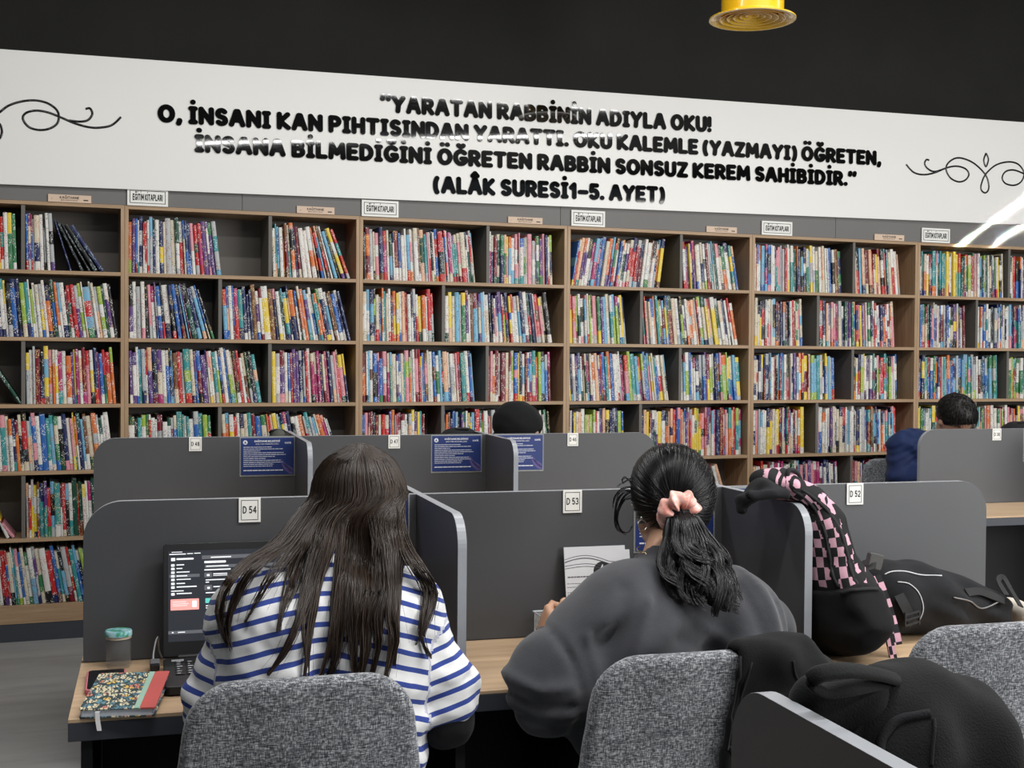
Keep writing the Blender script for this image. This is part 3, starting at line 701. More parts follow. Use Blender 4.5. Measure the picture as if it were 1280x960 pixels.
# rank by how large each spine shows in the picture
from collections import Counter
cnt = Counter(); edge_cnt = Counter()
for b in BOOKS:
    key = (b['s'], b['r'], b['half']); cnt[key] += 1; b['n'] = cnt[key]
    cxm = b['x']-math.sin(b['th'])*b['h']/2; px, py = proj((cxm, b['y'], b['z']+b['h']*.5)); ptop = proj((cxm, b['y'], b['z']+b['h']*.9))[1]
    dist = math.hypot(cxm, b['y'])
    vis = 1.0
    if px < -2 or px > 1282: vis = 0
    if 116 < px < 820 and ptop > 543: vis = 0
    elif 116 < px < 820 and py > 545: vis = .4
    if 100 < px <= 116 and py > 640: vis = 0
    if px > 820 and py > 610: vis = 0
    if px > 1146 and py > 530: vis = 0
    if px > 1082 and py > 572: vis = 0
    b['ne'] = 0
    if b['s'] == 0 and proj((b['x']+b['t'], b['y'], b['z']))[0] > 0: edge_cnt[b['r']] += 1; b['ne'] = edge_cnt[b['r']]
    elif b['s'] == 0: vis = 0
    b['rank'] = vis*b['t']*b['h']/dist**2
order = sorted(BOOKS, key=lambda q: -q['rank']); chosen = set(id(q) for q in order[:300])
SH = ['top', 'second', 'third', 'fourth', 'fifth', 'bottom']
def nth(n): return '%d%s' % (n, 'th' if 10 <= n % 100 <= 20 else {1: 'st', 2: 'nd', 3: 'rd'}.get(n % 10, 'th'))
bulk = BookGeo()
for b in BOOKS:
    R = Matrix.Rotation(-b['th'], 4, 'Y')
    off = Vector((-b['t'], 0, 0)) if b.get('mir') else Vector((0, 0, 0))
    if id(b) in chosen:
        bg = BookGeo(); bg.make(b['t'], b['h'], b['d'], b['bands'], b['ink'], b['seed'], Matrix.Translation(off)); me = bg.mesh('book')
        o = bpy.data.objects.new('book', me); COL.objects.link(o); o.location = (b['x'], b['y'], b['z']); o.rotation_euler = (0, -b['th'], 0)
        if b['s'] == 0 and (b['half'] == 0 or b['r'] % 2):
            lab = '%s book%s, %s from left photo edge, %s shelf, far-left bookcase' % (b['c'], ', %s band' % b['second'] if b['second'] else '', nth(b['ne']), SH[b['r']])
        else: lab = '%s book%s, %s from left, %s of divider, %s shelf, %s bookcase' % (b['c'], ', %s band' % b['second'] if b['second'] else '', nth(b['n']), 'left' if b['half'] == 0 else 'right', SH[b['r']], NAMES[b['s']])
        tag(o, lab, 'book', 'books on the wall bookcases')
    else:
        bulk.make(b['t'], b['h'], b['d'], b['bands'], b['ink'], b['seed'], Matrix.Translation((b['x'], b['y'], b['z']))@R@Matrix.Translation(off))
bo = bpy.data.objects.new('book', bulk.mesh('book')); COL.objects.link(bo)
tag(bo, 'the many further books filling the bookcases to the right', 'books', 'books on the wall bookcases', 'stuff')

# ================================================================== desks
def inframe(F, px, py, v):
    """point on the frame's plane v seen at a pixel"""
    rr = F.R.T@ray(px, py); o = F.R.T@(CC-F.o); return o+rr*((v-o[1])/rr[1])
def desk(F, cuts, v0, label, group='long double study desks'):
    u0, u1 = cuts[0], cuts[3]; t = thing('study_desk', label, 'desk', ((u0+u1)/2, v0, 0), F, group)
    for s in (-1, 1):
        a, b = sorted((v0+s*.012, v0+s*.431))
        build('desktop', G().box((u0, a, ZD-.007), (u1, b, ZD)), WOOD_D, t, bevel=0.0008)
    build('desktop_frame', G().box((u0, v0-.431, ZD-.040), (u1, v0+.431, ZD-.0072)), PLINTH, t, bevel=0.001)
    for k in range(3):
        a = cuts[k]+(.0092 if k else 0.004); b = cuts[k+1]-(.0092 if k < 2 else 0.0)
        P = rrect(a, b, ZD+.0004, ZP, (0, 0, .078 if k == 2 else 0, .078 if k == 0 else 0), 12)
        build('back_panel', G().prism(P, lambda x, z, q: (x, v0+q, z), -.009, .009, 0, 1), [PANEL, PEDGE], t, bevel=0.0006)
    for k in (1, 2):
        u = cuts[k]
        P = rrect(v0-.405, v0+.405, ZD+.0004, ZP, (0, 0, .062, .062), 12)
        build('side_panel', G().prism(P, lambda y, z, q: (u+q, y, z), -.009, .009, 0, 1), [PANEL, PEDGE], t, bevel=0.0006)
    for u in (u0+.02, cuts[1]-.01, cuts[2]-.01, u1-.04):
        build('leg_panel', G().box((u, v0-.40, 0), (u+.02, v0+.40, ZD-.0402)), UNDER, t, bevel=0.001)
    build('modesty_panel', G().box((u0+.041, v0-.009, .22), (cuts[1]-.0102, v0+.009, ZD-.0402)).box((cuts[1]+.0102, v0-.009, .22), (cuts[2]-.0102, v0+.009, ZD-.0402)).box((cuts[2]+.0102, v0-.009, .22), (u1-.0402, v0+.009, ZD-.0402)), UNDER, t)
    return t
desk(FA, (.050, .766, 1.512, 2.243), 0, 'dark grey study desk with D 54, D 53, D 52 signs, two women before it')
desk(FB, (.127, .872, 1.626, 2.344), 0, 'dark grey study desk with D 48, D 47, D 46 signs, second row')
desk(FB, (3.600, 4.336, 5.072, 5.808), 0, 'dark grey study desk with D 38 sign at right, person in navy jacket behind')
desk(FA, (.028, .735, 1.470, 2.221), -2.056, 'nearest dark grey study desk, one rounded divider corner showing at bottom right')
# seat numbers
def seat_sign(F, uc, txt, label, tilt=0):
    zt3 = ZP+.0012; t = thing('seat_number_sign', label, 'sign', (uc, -.0095, zt3-.053), F, 'seat number signs on the desk dividers')
    h = .053; wd = .046; x0_, x1_ = uc-wd/2, uc+wd/2; z0, z1 = zt3-h, zt3
    build('plate', G().box((x0_, -.0125, z0), (x1_, -.0095, z1)), WHITE, t, bevel=0.0004)
    g = G(); q = .0050; l = .0011
    for a, b in (((x0_+q, z0+q), (x1_-q, z0+q+l)), ((x0_+q, z1-q-l), (x1_-q, z1-q)), ((x0_+q, z0+q), (x0_+q+l, z1-q)), ((x1_-q-l, z0+q), (x1_-q, z1-q))):
        g.box((a[0], -.0129, a[1]), (b[0], -.0124, b[1]))
    build('border', g, INK, t)
    put_text('lettering', txt, (uc-.0145, -.0129, z0+h*.36), (uc+.0145, -.0129, z0+h*.36), h*.30, INK, t, r=0.10, gap=0.16)
for uc, tx in ((.3925, 'D 54'), (1.1235, 'D 53'), (1.8605, 'D 52')): seat_sign(FA, uc, tx, 'small white %s number sign on the front row divider' % tx)
for uc, tx in ((.492, 'D 48'), (1.245, 'D 47'), (1.981, 'D 46')): seat_sign(FB, uc, tx, 'small white %s number sign on the second row divider' % tx)
seat_sign(FB, 4.001, 'D 38', 'small white D 38 number sign on the divider at far right')
# notice cards in clear holders
NAVY = mat('navy_print', (0.020, 0.040, 0.165), 0.35, 0.45, noise=0.12, nscale=20)
LILAC = mat('violet_print', (0.105, 0.090, 0.26), 0.35, 0.4, noise=0.1)
PRINT = mat('white_print', (0.70, 0.72, 0.78), 0.4, 0.4, noise=0.05)
def clear_mat():
    k = NT('clear_acrylic', 0.05, 0.5); k.b.inputs['Base Color'].default_value = (0.9, 0.95, 0.96, 1); k.b.inputs['Alpha'].default_value = 0.16; return k.M
CLEAR = clear_mat()
def notice(F, u0, label):
    w_ = .207; h = .150; z1 = ZP-.001; z0 = z1-h; y = -.0098
    t = thing('notice_card', label, 'notice', (u0+w_/2, y, z0), F, 'navy notice cards on the dividers')
    build('holder', G().box((u0+.0006, y-.0008, z0), (u0+w_, y, z1)), CLEAR, t)
    build('card', G().box((u0+.005, y-.0022, z0+.006), (u0+w_-.004, y-.0010, z1-.004)), NAVY, t)
    g = G(); r = random.Random(3); yy = y-.0026
    for k, L in enumerate((.70, .98, .42, 1.0, 1.05, .78, .55, .93, .97, .75, .72)):
        z = z1-.040-.0072*k; x = u0+.014; xe = x+.150*L
        while x < xe:
            q = r.uniform(.006, .02); g.box((x, yy, z), (min(x+q, xe), yy+.0005, z+.0021)); x += q+.0016
    x = u0+.014
    while x < u0+.160:
        q = r.uniform(.008, .02); g.box((x, yy, z0+.021), (min(x+q, u0+.162), yy+.0005, z0+.0245)); x += q+.0016
    g.lathe([(0, 0), (.0001, 0)], (0, 0, 0), 3) if False else None
    build('text_lines', g, PRINT, t)
    put_text('heading', 'KAĞITHANE BELEDİYESİ', (u0+.055, yy, z1-.020), (u0+.150, yy, z1-.020), .0068, PRINT, t, r=0.14, gap=0.1)
    put_text('heading', 'KÜLTÜR MÜDÜRLÜĞÜ', (u0+.060, yy, z1-.0295), (u0+.145, yy, z1-.0295), .0046, PRINT, t, r=0.09, gap=0.2)
    g = G(); P = [(u0+.021+.0085*math.cos(q), z1-.021+.0085*math.sin(q)) for q in np.linspace(0, 2*math.pi, 24)[:-1]]
    g.prism(P, lambda a, b, q: (a, q, b), yy, yy+.0005); build('round_emblem', g, PRINT, t)
    g = G(); g.prism([(u0+.0165, z1-.026), (u0+.021, z1-.0155), (u0+.0255, z1-.026), (u0+.021, z1-.023)], lambda a, b, q: (a, q, b), yy-.0006, yy); build('emblem_mark', g, NAVY, t)
    put_text('logo', 'KAFİK', (u0+w_-.038, yy, z1-.027), (u0+w_-.014, yy, z1-.027), .0068, PRINT, t, r=0.13, gap=0.12)
    g = G()
    for (sx, a) in ((0, 0), (.016, -.016)):
        P = [(u0+.150+sx*.3, z0+.066+a), (u0+.158+sx, z0+.062+a), (u0+.175+sx*.7, z0+.045+a*.9), (u0+.200, z0+.028+a*.6), (u0+.202, z0+.012+a*.3), (u0+.186, z0+.018+a*.6), (u0+.166, z0+.040+a)]
        P = [(min(x, u0+w_-.0045), max(z, z0+.0065)) for x, z in P]
        g.prism(P, lambda a_, b_, q: (a_, q, b_), yy+.00015, yy+.0005)
    build('leaf_print', g, LILAC, t)
notice(FA, .535, 'navy notice card beside the long-haired woman, on the D 54 divider')
notice(FA, 1.276, 'navy notice card behind the ponytail, on the D 53 divider')
notice(FA, 1.523, 'navy notice card under the checkered backpack strap, on the D 52 divider')
notice(FB, .654, 'navy notice card right of the D 48 sign')
notice(FB, 1.392, 'navy notice card right of the D 47 sign, beside a divider end')
notice(FB, 1.650, 'navy notice card below the person in black headscarf, left of D 46')
notice(FB, 4.143, 'navy notice card at the right photo edge, right of D 38')

# ================================================================== chairs
def tweed():
    k = NT('grey_tweed', 0.9, 0.15); co = k.coord()
    a = k.noise(k.mapping(co, (110, 110, 520)), 1.0, 2, .6); b = k.noise(k.mapping(co, (560, 560, 110)), 1.0, 2, .6); c = k.noise(co, 14, 2)
    f = k.math('ADD', k.math('ADD', k.math('MULTIPLY', a, .5), k.math('MULTIPLY', b, .42)), k.math('MULTIPLY', c, .08))
    k.base(k.ramp(f, (.38, (.026, .028, .033)), (.50, (.135, .142, .156)), (.63, (.47, .485, .51)))); k.bump(f, .5, .002); k.b.inputs['Sheen Weight'].default_value = .2
    return k.M
TWEED = tweed()
if True:
    def chair_back(p):
        q = p.copy(); q[:, 1] += .25*q[:, 0]**2*0-.35*q[:, 0]**2; z = q[:, 2]; q[:, 1] += (z-.45)*.10
        hw = .212-.040*np.clip((z-.55)/.35, 0, 1)**1.3
        dx = np.abs(q[:, 0])-(hw-.075); dz = np.abs(z-.655)-(.241-.075)
        d2 = np.hypot(np.maximum(dx, 0), np.maximum(dz, 0))+np.minimum(np.maximum(dx, dz), 0)-.075
        dy = np.abs(q[:, 1]+.20)-.019
        a, b = d2+.012, dy+.012
        return np.hypot(np.maximum(a, 0), np.maximum(b, 0))+np.minimum(np.maximum(a, b), 0)-.012
def chair_geo():
    def seat(p): return smax(rbox(p, (0, .03, .452), (.215, .225, .030), .028), -ell(p, (0, .02, .60), (.25, .24, .125)), .03)
    B = sn(chair_back, (-.26, -.36, .38), (.26, -.08, .94), .0075); S = sn(seat, (-.25, -.25, .40), (.25, .28, .50), .011)
    return (relax(*B, 2), B[1]), (relax(*S, 2), S[1])
CB, CS = chair_geo()
def make_chair(F, u, v, face, label, first=[None]):
    ang = F.a+(0 if face > 0 else math.pi); loc = F.w((u, v, 0))
    if first[0] is None:
        t = thing('upholstered_chair', label, 'chair', (0, 0, 0), WALLF, 'grey tweed chairs'); first[0] = t
        build('backrest', CB, TWEED, t, smooth=True); build('seat', CS, TWEED, t, smooth=True)
        for sx in (-1, 1):
            for sy in (-1, 1):
                build('leg', G().tube([(sx*.15, .03+sy*.14, .425), (sx*.20, .03+sy*.205, 0)], [.014, .010], 10), BLACKMETAL, t, autosm=.8)
        build('back_support', G().tube([(0, -.10, .425), (0, -.175, .43), (0, -.196, .50), (0, -.206, .58)], .016, 8, flat=1.6), BLACKMETAL, t, autosm=.8)
        t.location = loc; t.rotation_euler = (0, 0, ang); return t
    return dup(first[0], loc, ang, label)
CH1 = make_chair(FA, .421, -.515, 1, 'grey tweed chair in front left, behind the long-haired woman in stripes')
CH2 = make_chair(FA, 1.094, -.515, 1, 'grey tweed chair with a black jacket hung over its back')
CH3 = make_chair(FA, 1.764, -.440, 1, 'empty grey tweed chair at the bottom right corner')
make_chair(FB, 4.02, .60, -1, 'grey tweed chair behind the D 38 divider, under the person in navy')
make_chair(FB, 1.90, .68, -1, 'grey tweed chair under the person in black headscarf')
make_chair(FB, 4.74, .66, -1, 'grey tweed chair at the right photo edge, under a dark-haired person')

# ================================================================== things on the front desk
TH = 0
# laptop ---------------------------------------------------------------------
lp = thing('laptop', 'open black laptop with a dark app window on its screen', 'laptop', (.395, -.19, ZD), FA)
LB = mat('laptop_black', (0.013, 0.0135, 0.015), 0.45, 0.4, noise=0.15)
l0, l1 = .2135, .575; vf, vh = -.325, -.095
build('base', G().prism(rrect(l0, l1, vf, vh, .012), lambda a, b, q: (a, b, q), ZD+.003, ZD+.019), LB, lp, bevel=0.002)
g = G()
for r in range(6):
    for c in range(15):
        x = l0+.022+c*.0212; y = vh-.045-r*.0185; g.box((x, y-.0075, ZD+.0192), (x+.0182, y+.0075, ZD+.0212))
build('keyboard', g, BLACKPL, lp, bevel=0.0006)
g = G(); rr_ = random.Random(5)
for r in range(6):
    for c in range(15):
        x = l0+.022+c*.0212+.004; y = vh-.045-r*.0185; g.box((x, y-.001, ZD+.0213), (x+rr_.uniform(.004, .010), y+.0022, ZD+.02135))
build('key_print', g, PRINT, lp)
build('touchpad', G().box((.335, vf+.012, ZD+.0191), (.455, vf+.085, ZD+.0196)), BLACKMETAL, lp)
for sx in (l0+.04, l1-.04): build('foot', G().box((sx-.02, vf+.02, ZD), (sx+.02, vh-.02, ZD+.0035)), BLACKPL, lp)
build('hinge', G().tube([(l0+.03, vh+.004, ZD+.019), (l1-.03, vh+.004, ZD+.019)], .006, 10), BLACKMETAL, lp, autosm=.8)
build('sticker', G().box((l0+.016, vh-.031, ZD+.0191), (l0+.040, vh-.016, ZD+.0194)), mat('silver_sticker', (.42, .42, .44), .4, .5, noise=.1), lp)
ta = math.radians(14); SH_ = .232
def scr(a, b, q=0):  # a along width, b up the lid, q towards the viewer
    return (a, vh+.006+b*math.sin(ta)-q*math.cos(ta), ZD+.020+b*math.cos(ta)+q*math.sin(ta))
lid = build('lid', G().prism(rrect(l0, l1, 0, SH_, .008), scr, -.006, .001), LB, lp, bevel=.001)
def emi(name, c, s): return mat(name, c, 0.25, 0.4, emit=s, noise=0.02)
SCREEN = emi('screen_dark', (.020, .022, .027), 1.0)
s0, s1, b0_, b1_ = l0+.010, l1-.010, .030, SH_-.016
build('screen', G().prism(rrect(s0, s1, b0_, b1_, .001), scr, .0011, .0016), SCREEN, lp)
UIW = emi('screen_white', (.62, .64, .66), 0.9); UIG = emi('screen_grey', (.085, .09, .10), 0.9); UIP = emi('screen_pink', (.78, .30, .27), 0.9); UIT = emi('screen_teal', (.10, .45, .40), 0.9); UIB = emi('screen_blue', (.05, .11, .16), 0.9)
px2 = lambda x, y: (s0+(x-120)/(385)*.0925, b1_-(y-140)/(960-140)*.137)
def ui(name, rects, m, q=.0020):
    g = G()
    for (x0_, y0_, x1_, y1_) in rects:
        a = px2(x0_, y1_); b = px2(x1_, y0_); P = rrect(a[0], b[0], a[1], b[1], min(.0012, (b[0]-a[0])*.3, (b[1]-a[1])*.3), 3)
        g.prism(P, scr, q-.0003, q)
    build(name, g, m, lp)
ui('app_panel', [(405, 205, 1300, 250), (130, 430, 385, 468), (430, 325, 1300, 362), (425, 420, 490, 480), (425, 575, 490, 640), (120, 1120, 1500, 1160)], UIG, .0019)
rows = [(145, 300, 175, 330), (145, 345, 175, 375), (145, 390, 175, 420), (145, 435, 175, 465), (145, 480, 175, 510), (145, 528, 175, 558), (145, 573, 175, 605), (145, 655, 175, 688), (145, 222, 180, 262)]
bars = [(190, 228, 335, 250), (190, 305, 255, 318), (190, 350, 240, 362), (190, 395, 300, 408), (190, 442, 280, 456), (190, 486, 310, 498), (190, 535, 262, 548), (190, 577, 360, 592), (145, 627, 250, 640), (190, 660, 318, 674), (480, 224, 655, 238), (425, 275, 610, 302), (440, 335, 632, 348), (425, 378, 650, 394), (500, 432, 620, 445), (500, 455, 620, 464), (435, 505, 640, 518), (435, 532, 465, 546), (500, 592, 620, 606), (435, 664, 570, 678), (500, 750, 640, 764), (500, 772, 600, 782), (435, 825, 560, 838), (435, 850, 490, 864), (130, 172, 270, 184), (280, 170, 330, 180), (340, 168, 395, 178), (150, 148, 240, 156), (150, 1132, 165, 1148), (200, 1134, 260, 1146), (700, 600, 900, 612), (700, 640, 860, 652)]
ui('app_icons', rows, UIW, .0022); ui('app_text', bars, UIW, .0022)
ui('app_card', [(140, 735, 378, 870)], UIP, .0021); ui('app_card_text', [(155, 765, 270, 772), (155, 790, 290, 797), (155, 812, 280, 819), (320, 760, 360, 840)], UIW, .0024)
ui('app_tile', [(432, 738, 488, 798)], UIT, .0022); ui('app_icon', [(445, 440, 470, 465), (448, 598, 472, 624), (450, 915, 472, 940)], UIW, .0024)
# plug and cable beside the laptop
pl = thing('cable_plug', 'small grey charging plug at the laptop\'s left edge', 'plug', (.196, -.105, ZD), FA)
build('plug', G().box((.187, -.125, ZD+.004), (.207, -.092, ZD+.020)), mat('grey_plastic', (.16, .165, .17), .4, .4, noise=.1), pl, bevel=.003)
build('cable', G().tube(crom([(.196, -.092, ZD+.012), (.194, -.070, ZD+.02), (.199, -.050, ZD+.045), (.204, -.035, ZD+.05), (.206, -.022, ZD+.02), (.212, -.018, ZD+.003)], 6), .0018, 8), mat('white_cable', (.5, .52, .53), .4, .4, noise=.05), pl, smooth=True)
build('tip', G().box((.188, -.142, ZD+.006), (.206, -.1252, ZD+.018)), BLACKPL, pl, bevel=.002)
# jar ------------------------------------------------------------------------
def glass():
    k = NT('clear_glass', 0.03, 0.5); k.b.inputs['Base Color'].default_value = (.30, .31, .31, 1); k.b.inputs['Alpha'].default_value = .16; return k.M
GLASS = glass()
jx, jy = .1255, -.068
jr = thing('glass_jar', 'small empty glass jar with green and blue lid, left end of desk', 'jar', (jx, jy, ZD), FA)
R_ = .0255
def octo(prof, n=8, rot=.39):
    g = G(); V = []; F = []; N = 48
    for (r, z, sq) in prof:
        for j in range(N):
            q = 2*math.pi*j/N; k = 1-sq*.055*(1-abs(math.cos(n*q/2))); V.append((jx+r*k*math.cos(q+rot), jy+r*k*math.sin(q+rot), ZD+z))
    for i in range(len(prof)-1):
        for j in range(N): F.append((i*N+j, i*N+(j+1) % N, (i+1)*N+(j+1) % N, (i+1)*N+j))
    return g.add(V, F)
build('glass', octo([(.002, .001, 0), (R_*.9, .001, 1), (R_, .006, 1), (R_, .052, 1), (R_*.92, .060, 0), (R_*.92, .066, 0), (R_*.86, .066, 0), (R_*.86, .059, 0), (R_*.93, .051, 1), (R_*.93, .008, 1), (.002, .006, 0)]), GLASS, jr, smooth=True)
k = NT('marbled_lid', .3, .5); n_ = k.noise(k.coord(), 60, 3); k.base(k.ramp(n_, (.40, (.45, .68, .72)), (.5, (.22, .52, .60)), (.58, (.05, .32, .14))))
build('lid', G().lathe([(0, .077), (R_*1.0, .077), (R_*1.06, .0745), (R_*1.06, .0665), (R_*.9, .0662)], (jx, jy, ZD), 40), k.M, jr, autosm=.7)
build('lid_band', G().lathe([(R_*1.0, .0660), (R_*1.0, .061), (R_*.93, .061)], (jx, jy, ZD), 40), mat('cream_seal', (.62, .52, .42), .5, .3, noise=.1), jr, autosm=.7)
# phone ----------------------------------------------------------------------
ph = thing('phone', 'phone lying face up in a pink case, partly under the floral notebook', 'phone', (.106, -.203, ZD), FA)
PINK = mat('pink_silicone', (.62, .17, .21), .5, .4, noise=.05)
pr_ = lambda w0, w1, v0, v1, r: rrect(w0, w1, v0, v1, r)
M_ = Matrix.Rotation(.02, 3, 'Z')
def ph_(a, b, q):
    v = M_@Vector((a, b, 0)); return (.106+v.x, -.203+v.y, ZD+q)
build('case', G().prism(rrect(-.0375, .0375, -.0765, .0765, .010), ph_, .0006, .0115), PINK, ph, bevel=.003)
build('screen', G().prism(rrect(-.0335, .0335, -.0725, .0725, .008), ph_, .0112, .0120), mat('phone_glass', (.006, .006, .008), .06, .5, noise=.1), ph)
# floral notebook -----------------------------------------------------------
nb = thing('notebook', 'floral notebook with a red and mint band on its cover, at the desk corner', 'notebook', (.146, -.345, ZD), FA)
k = NT('floral_cover', .45, .4); co = k.mapping(k.coord(), (1, .85, 1))
vo = k.n('ShaderNodeTexVoronoi'); vo.inputs['Scale'].default_value = 95; k.l(co, vo.inputs['Vector'])
wv = k.n('ShaderNodeTexWave'); wv.inputs['Scale'].default_value = 42; wv.inputs['Distortion'].default_value = 9; wv.inputs['Detail'].default_value = 2; wv.inputs['Detail Scale'].default_value = 2.2; k.l(co, wv.inputs['Vector'])
big = k.noise(co, 26, 2)
sep = k.n('ShaderNodeSeparateColor'); k.l(vo.outputs['Color'], sep.inputs[0])
petal = k.ramp(sep.outputs[0], (.0, (.70, .62, .42)), (.35, (.74, .67, .48)), (.5, (.13, .28, .34)), (.68, (.10, .22, .28)), (.8, (.62, .22, .16)), (.92, (.75, .50, .12)))
petal.node.color_ramp.interpolation = 'CONSTANT'
stem = k.math('GREATER_THAN', wv.outputs['Fac'], .74)
edge = k.math('GREATER_THAN', vo.outputs['Distance'], .62)
dark = k.math('MAXIMUM', stem, edge)
k.base(k.mix(dark, petal, (.030, .055, .060))); FLORAL = k.M
na = math.radians(-8); cn, sn_ = math.cos(na), math.sin(na)
NBL, NBW = .196, .130          # depth and width
def nbp(a, b, q): # a width, b depth; slightly tilted because the phone lies underneath at the back
    return (.146+a*cn-b*sn_, -.345+a*sn_+b*cn, ZD+.0012+q+(b+.098)*.078)
build('pages', G().prism(rrect(-NBW/2+.002, NBW/2-.003, -NBL/2+.002, NBL/2-.002, .004), nbp, .0022, .0135), mat('page_edges', (.62, .66, .72), .7, .2, noise=.08, nscale=300), nb)
build('back_cover', G().prism(rrect(-NBW/2, NBW/2, -NBL/2, NBL/2, .006), nbp, 0, .002), FLORAL, nb)
build('front_cover', G().prism(rrect(-NBW/2, NBW/2, -NBL/2, NBL/2, .006), nbp, .0137, .0157), FLORAL, nb, bevel=.0005)
build('red_band', G().prism(rrect(NBW/2-.0265, NBW/2+.0004, -NBL/2-.0003, NBL/2+.0003, .004), nbp, .0135, .0162), mat('red_cloth_band', (.52, .095, .085), .6, .3, noise=.08), nb)
build('mint_band', G().prism([(NBW/2-.0365, -NBL/2), (NBW/2-.0267, -NBL/2), (NBW/2-.0267, NBL/2), (NBW/2-.0365, NBL/2)], nbp, .0136, .0161), mat('mint_band', (.32, .50, .40), .6, .3, noise=.05), nb)
build('ribbon', G().add([nbp(-.037, -NBL/2+.004, .012), nbp(-.029, -NBL/2+.004, .012), nbp(-.029, -NBL/2-.003, .0112), nbp(-.037, -NBL/2-.003, .0112)]+[(p[0]+dx, p[1]+dy, p[2]+dz) for (dx, dy, dz) in ((.001, -.004, -.014), (.004, -.010, -.030)) for p in (nbp(-.029, -NBL/2-.003, .0112), nbp(-.037, -NBL/2-.003, .0112))], [(0, 1, 2, 3), (3, 2, 4, 5), (5, 4, 6, 7)]), mat('white_ribbon', (.7, .7, .7), .7, .2, noise=.05), nb)
# test booklet leaning on the D 53 divider ------------------------------------
bk = thing('test_booklet', 'white printed test booklet with circled 4, leaning against the D 53 divider', 'booklet', (1.185, -.05, ZD), FA)
PAPERM = mat('white_paper', (.60, .61, .63), .75, .2, noise=.03, nscale=40)
ba = math.radians(11)
def bkp(a, b, q): return (1.100+a, -.058+b*math.sin(ba)-q*math.cos(ba), ZD+.0005+b*math.cos(ba)+q*math.sin(ba))
build('back_page', G().prism([(.01, 0), (.162, 0), (.162, .198), (.01, .198)], lambda a, b, q: bkp(a, b, q), -.0035, -.0008), PAPERM, bk)
build('cover', G().prism([(0, 0), (.150, 0), (.150, .208), (0, .208)], bkp, -.0006, .0022), PAPERM, bk, bevel=.0004)
GREYI = mat('grey_print', (.10, .10, .11), .6, .3, noise=.1)
g = G()
for k, (h_, rr2) in enumerate(((.176, .0006), (.170, .0010), (.163, .0006), (.157, .0006))):
    g.tube([bkp(x, h_-.000+(.012 if k < 2 else .006)*math.sin(math.pi*min(1, (x+.01)/.12))-.22*max(0, x-.05)**1.2*.5, .0024) for x in np.linspace(.001, .125, 20)], rr2, 4)
rq = random.Random(9)
for (z, x0_, x1_) in ((.138, .006, .075),):
    x = x0_
    while x < x1_: q = rq.uniform(.004, .010); g.box((0, 0, 0), (0, 0, 0)) if False else g.prism([(x, z), (min(x1_, x+q), z), (min(x1_, x+q), z+.003), (x, z+.003)], bkp, .0022, .0025); x += q+.0012
for (z, x1_) in ((.124, .055), (.116, .05), (.104, .06), (.099, .05), (.090, .06), (.085, .06), (.078, .052), (.071, .055), (.060, .06), (.055, .05), (.046, .06), (.038, .055), (.030, .06), (.022, .05)):
    x = .004
    while x < x1_: q = rq.uniform(.003, .009); g.prism([(x, z), (min(x1_, x+q), z), (min(x1_, x+q), z+.0014), (x, z+.0014)], bkp, .0022, .0024); x += q+.001
for z in (.113, .121): g.prism([(.028, z), (.054, z), (.054, z+.0006), (.028, z+.0006)], bkp, .0022, .0024)
build('print', g, GREYI, bk)
g = G().prism([(.092+.0225*math.cos(q), .150+.0225*math.sin(q)) for q in np.linspace(0, 2*math.pi, 36)[:-1]], bkp, .0022, .0026); build('number_disc', g, INK, bk)
put_text('lettering', '4.', bkp(.087, .153, .0029), bkp(.098, .153, .0029), .013, PAPERM, bk, up=(0, math.sin(ba), math.cos(ba)), nrm=(0, -1, .2), r=.12)
put_text('lettering', 'DENEME', bkp(.076, .141, .0029), bkp(.108, .141, .0029), .008, PAPERM, bk, up=(0, math.sin(ba), math.cos(ba)), nrm=(0, -1, .2), r=.12)
# clear box -----------------------------------------------------------------
bx = thing('clear_box', 'small clear plastic box beside the hand of the woman with ponytail', 'box', (1.055, -.045, ZD), FA)
g = G(); a0, a1, c0, c1 = 1.032, 1.082, -.075, -.020; tk = .0018
g.box((a0, c0, ZD), (a1, c1, ZD+tk)); g.box((a0, c0, ZD+tk), (a0+tk, c1, ZD+.058)); g.box((a1-tk, c0, ZD+tk), (a1, c1, ZD+.058)); g.box((a0+tk, c0, ZD+tk), (a1-tk, c0+tk, ZD+.058)); g.box((a0+tk, c1-tk, ZD+tk), (a1-tk, c1, ZD+.058))
build('body', g, CLEAR, bx)
g = G()
for (x, y) in ((a0, c0), (a1, c0), (a0, c1), (a1, c1)): g.tube([(x, y, ZD), (x, y, ZD+.058)], .0014, 6)
g.tube([(a0-.003, c0-.003, ZD+.060), (a1+.003, c0-.003, ZD+.060), (a1+.003, c1+.003, ZD+.060), (a0-.003, c1+.003, ZD+.060)], .0022, 6, closed=True)
build('rim', g, mat('frosted_rim', (.55, .60, .63), .2, .5, noise=.05), bx)

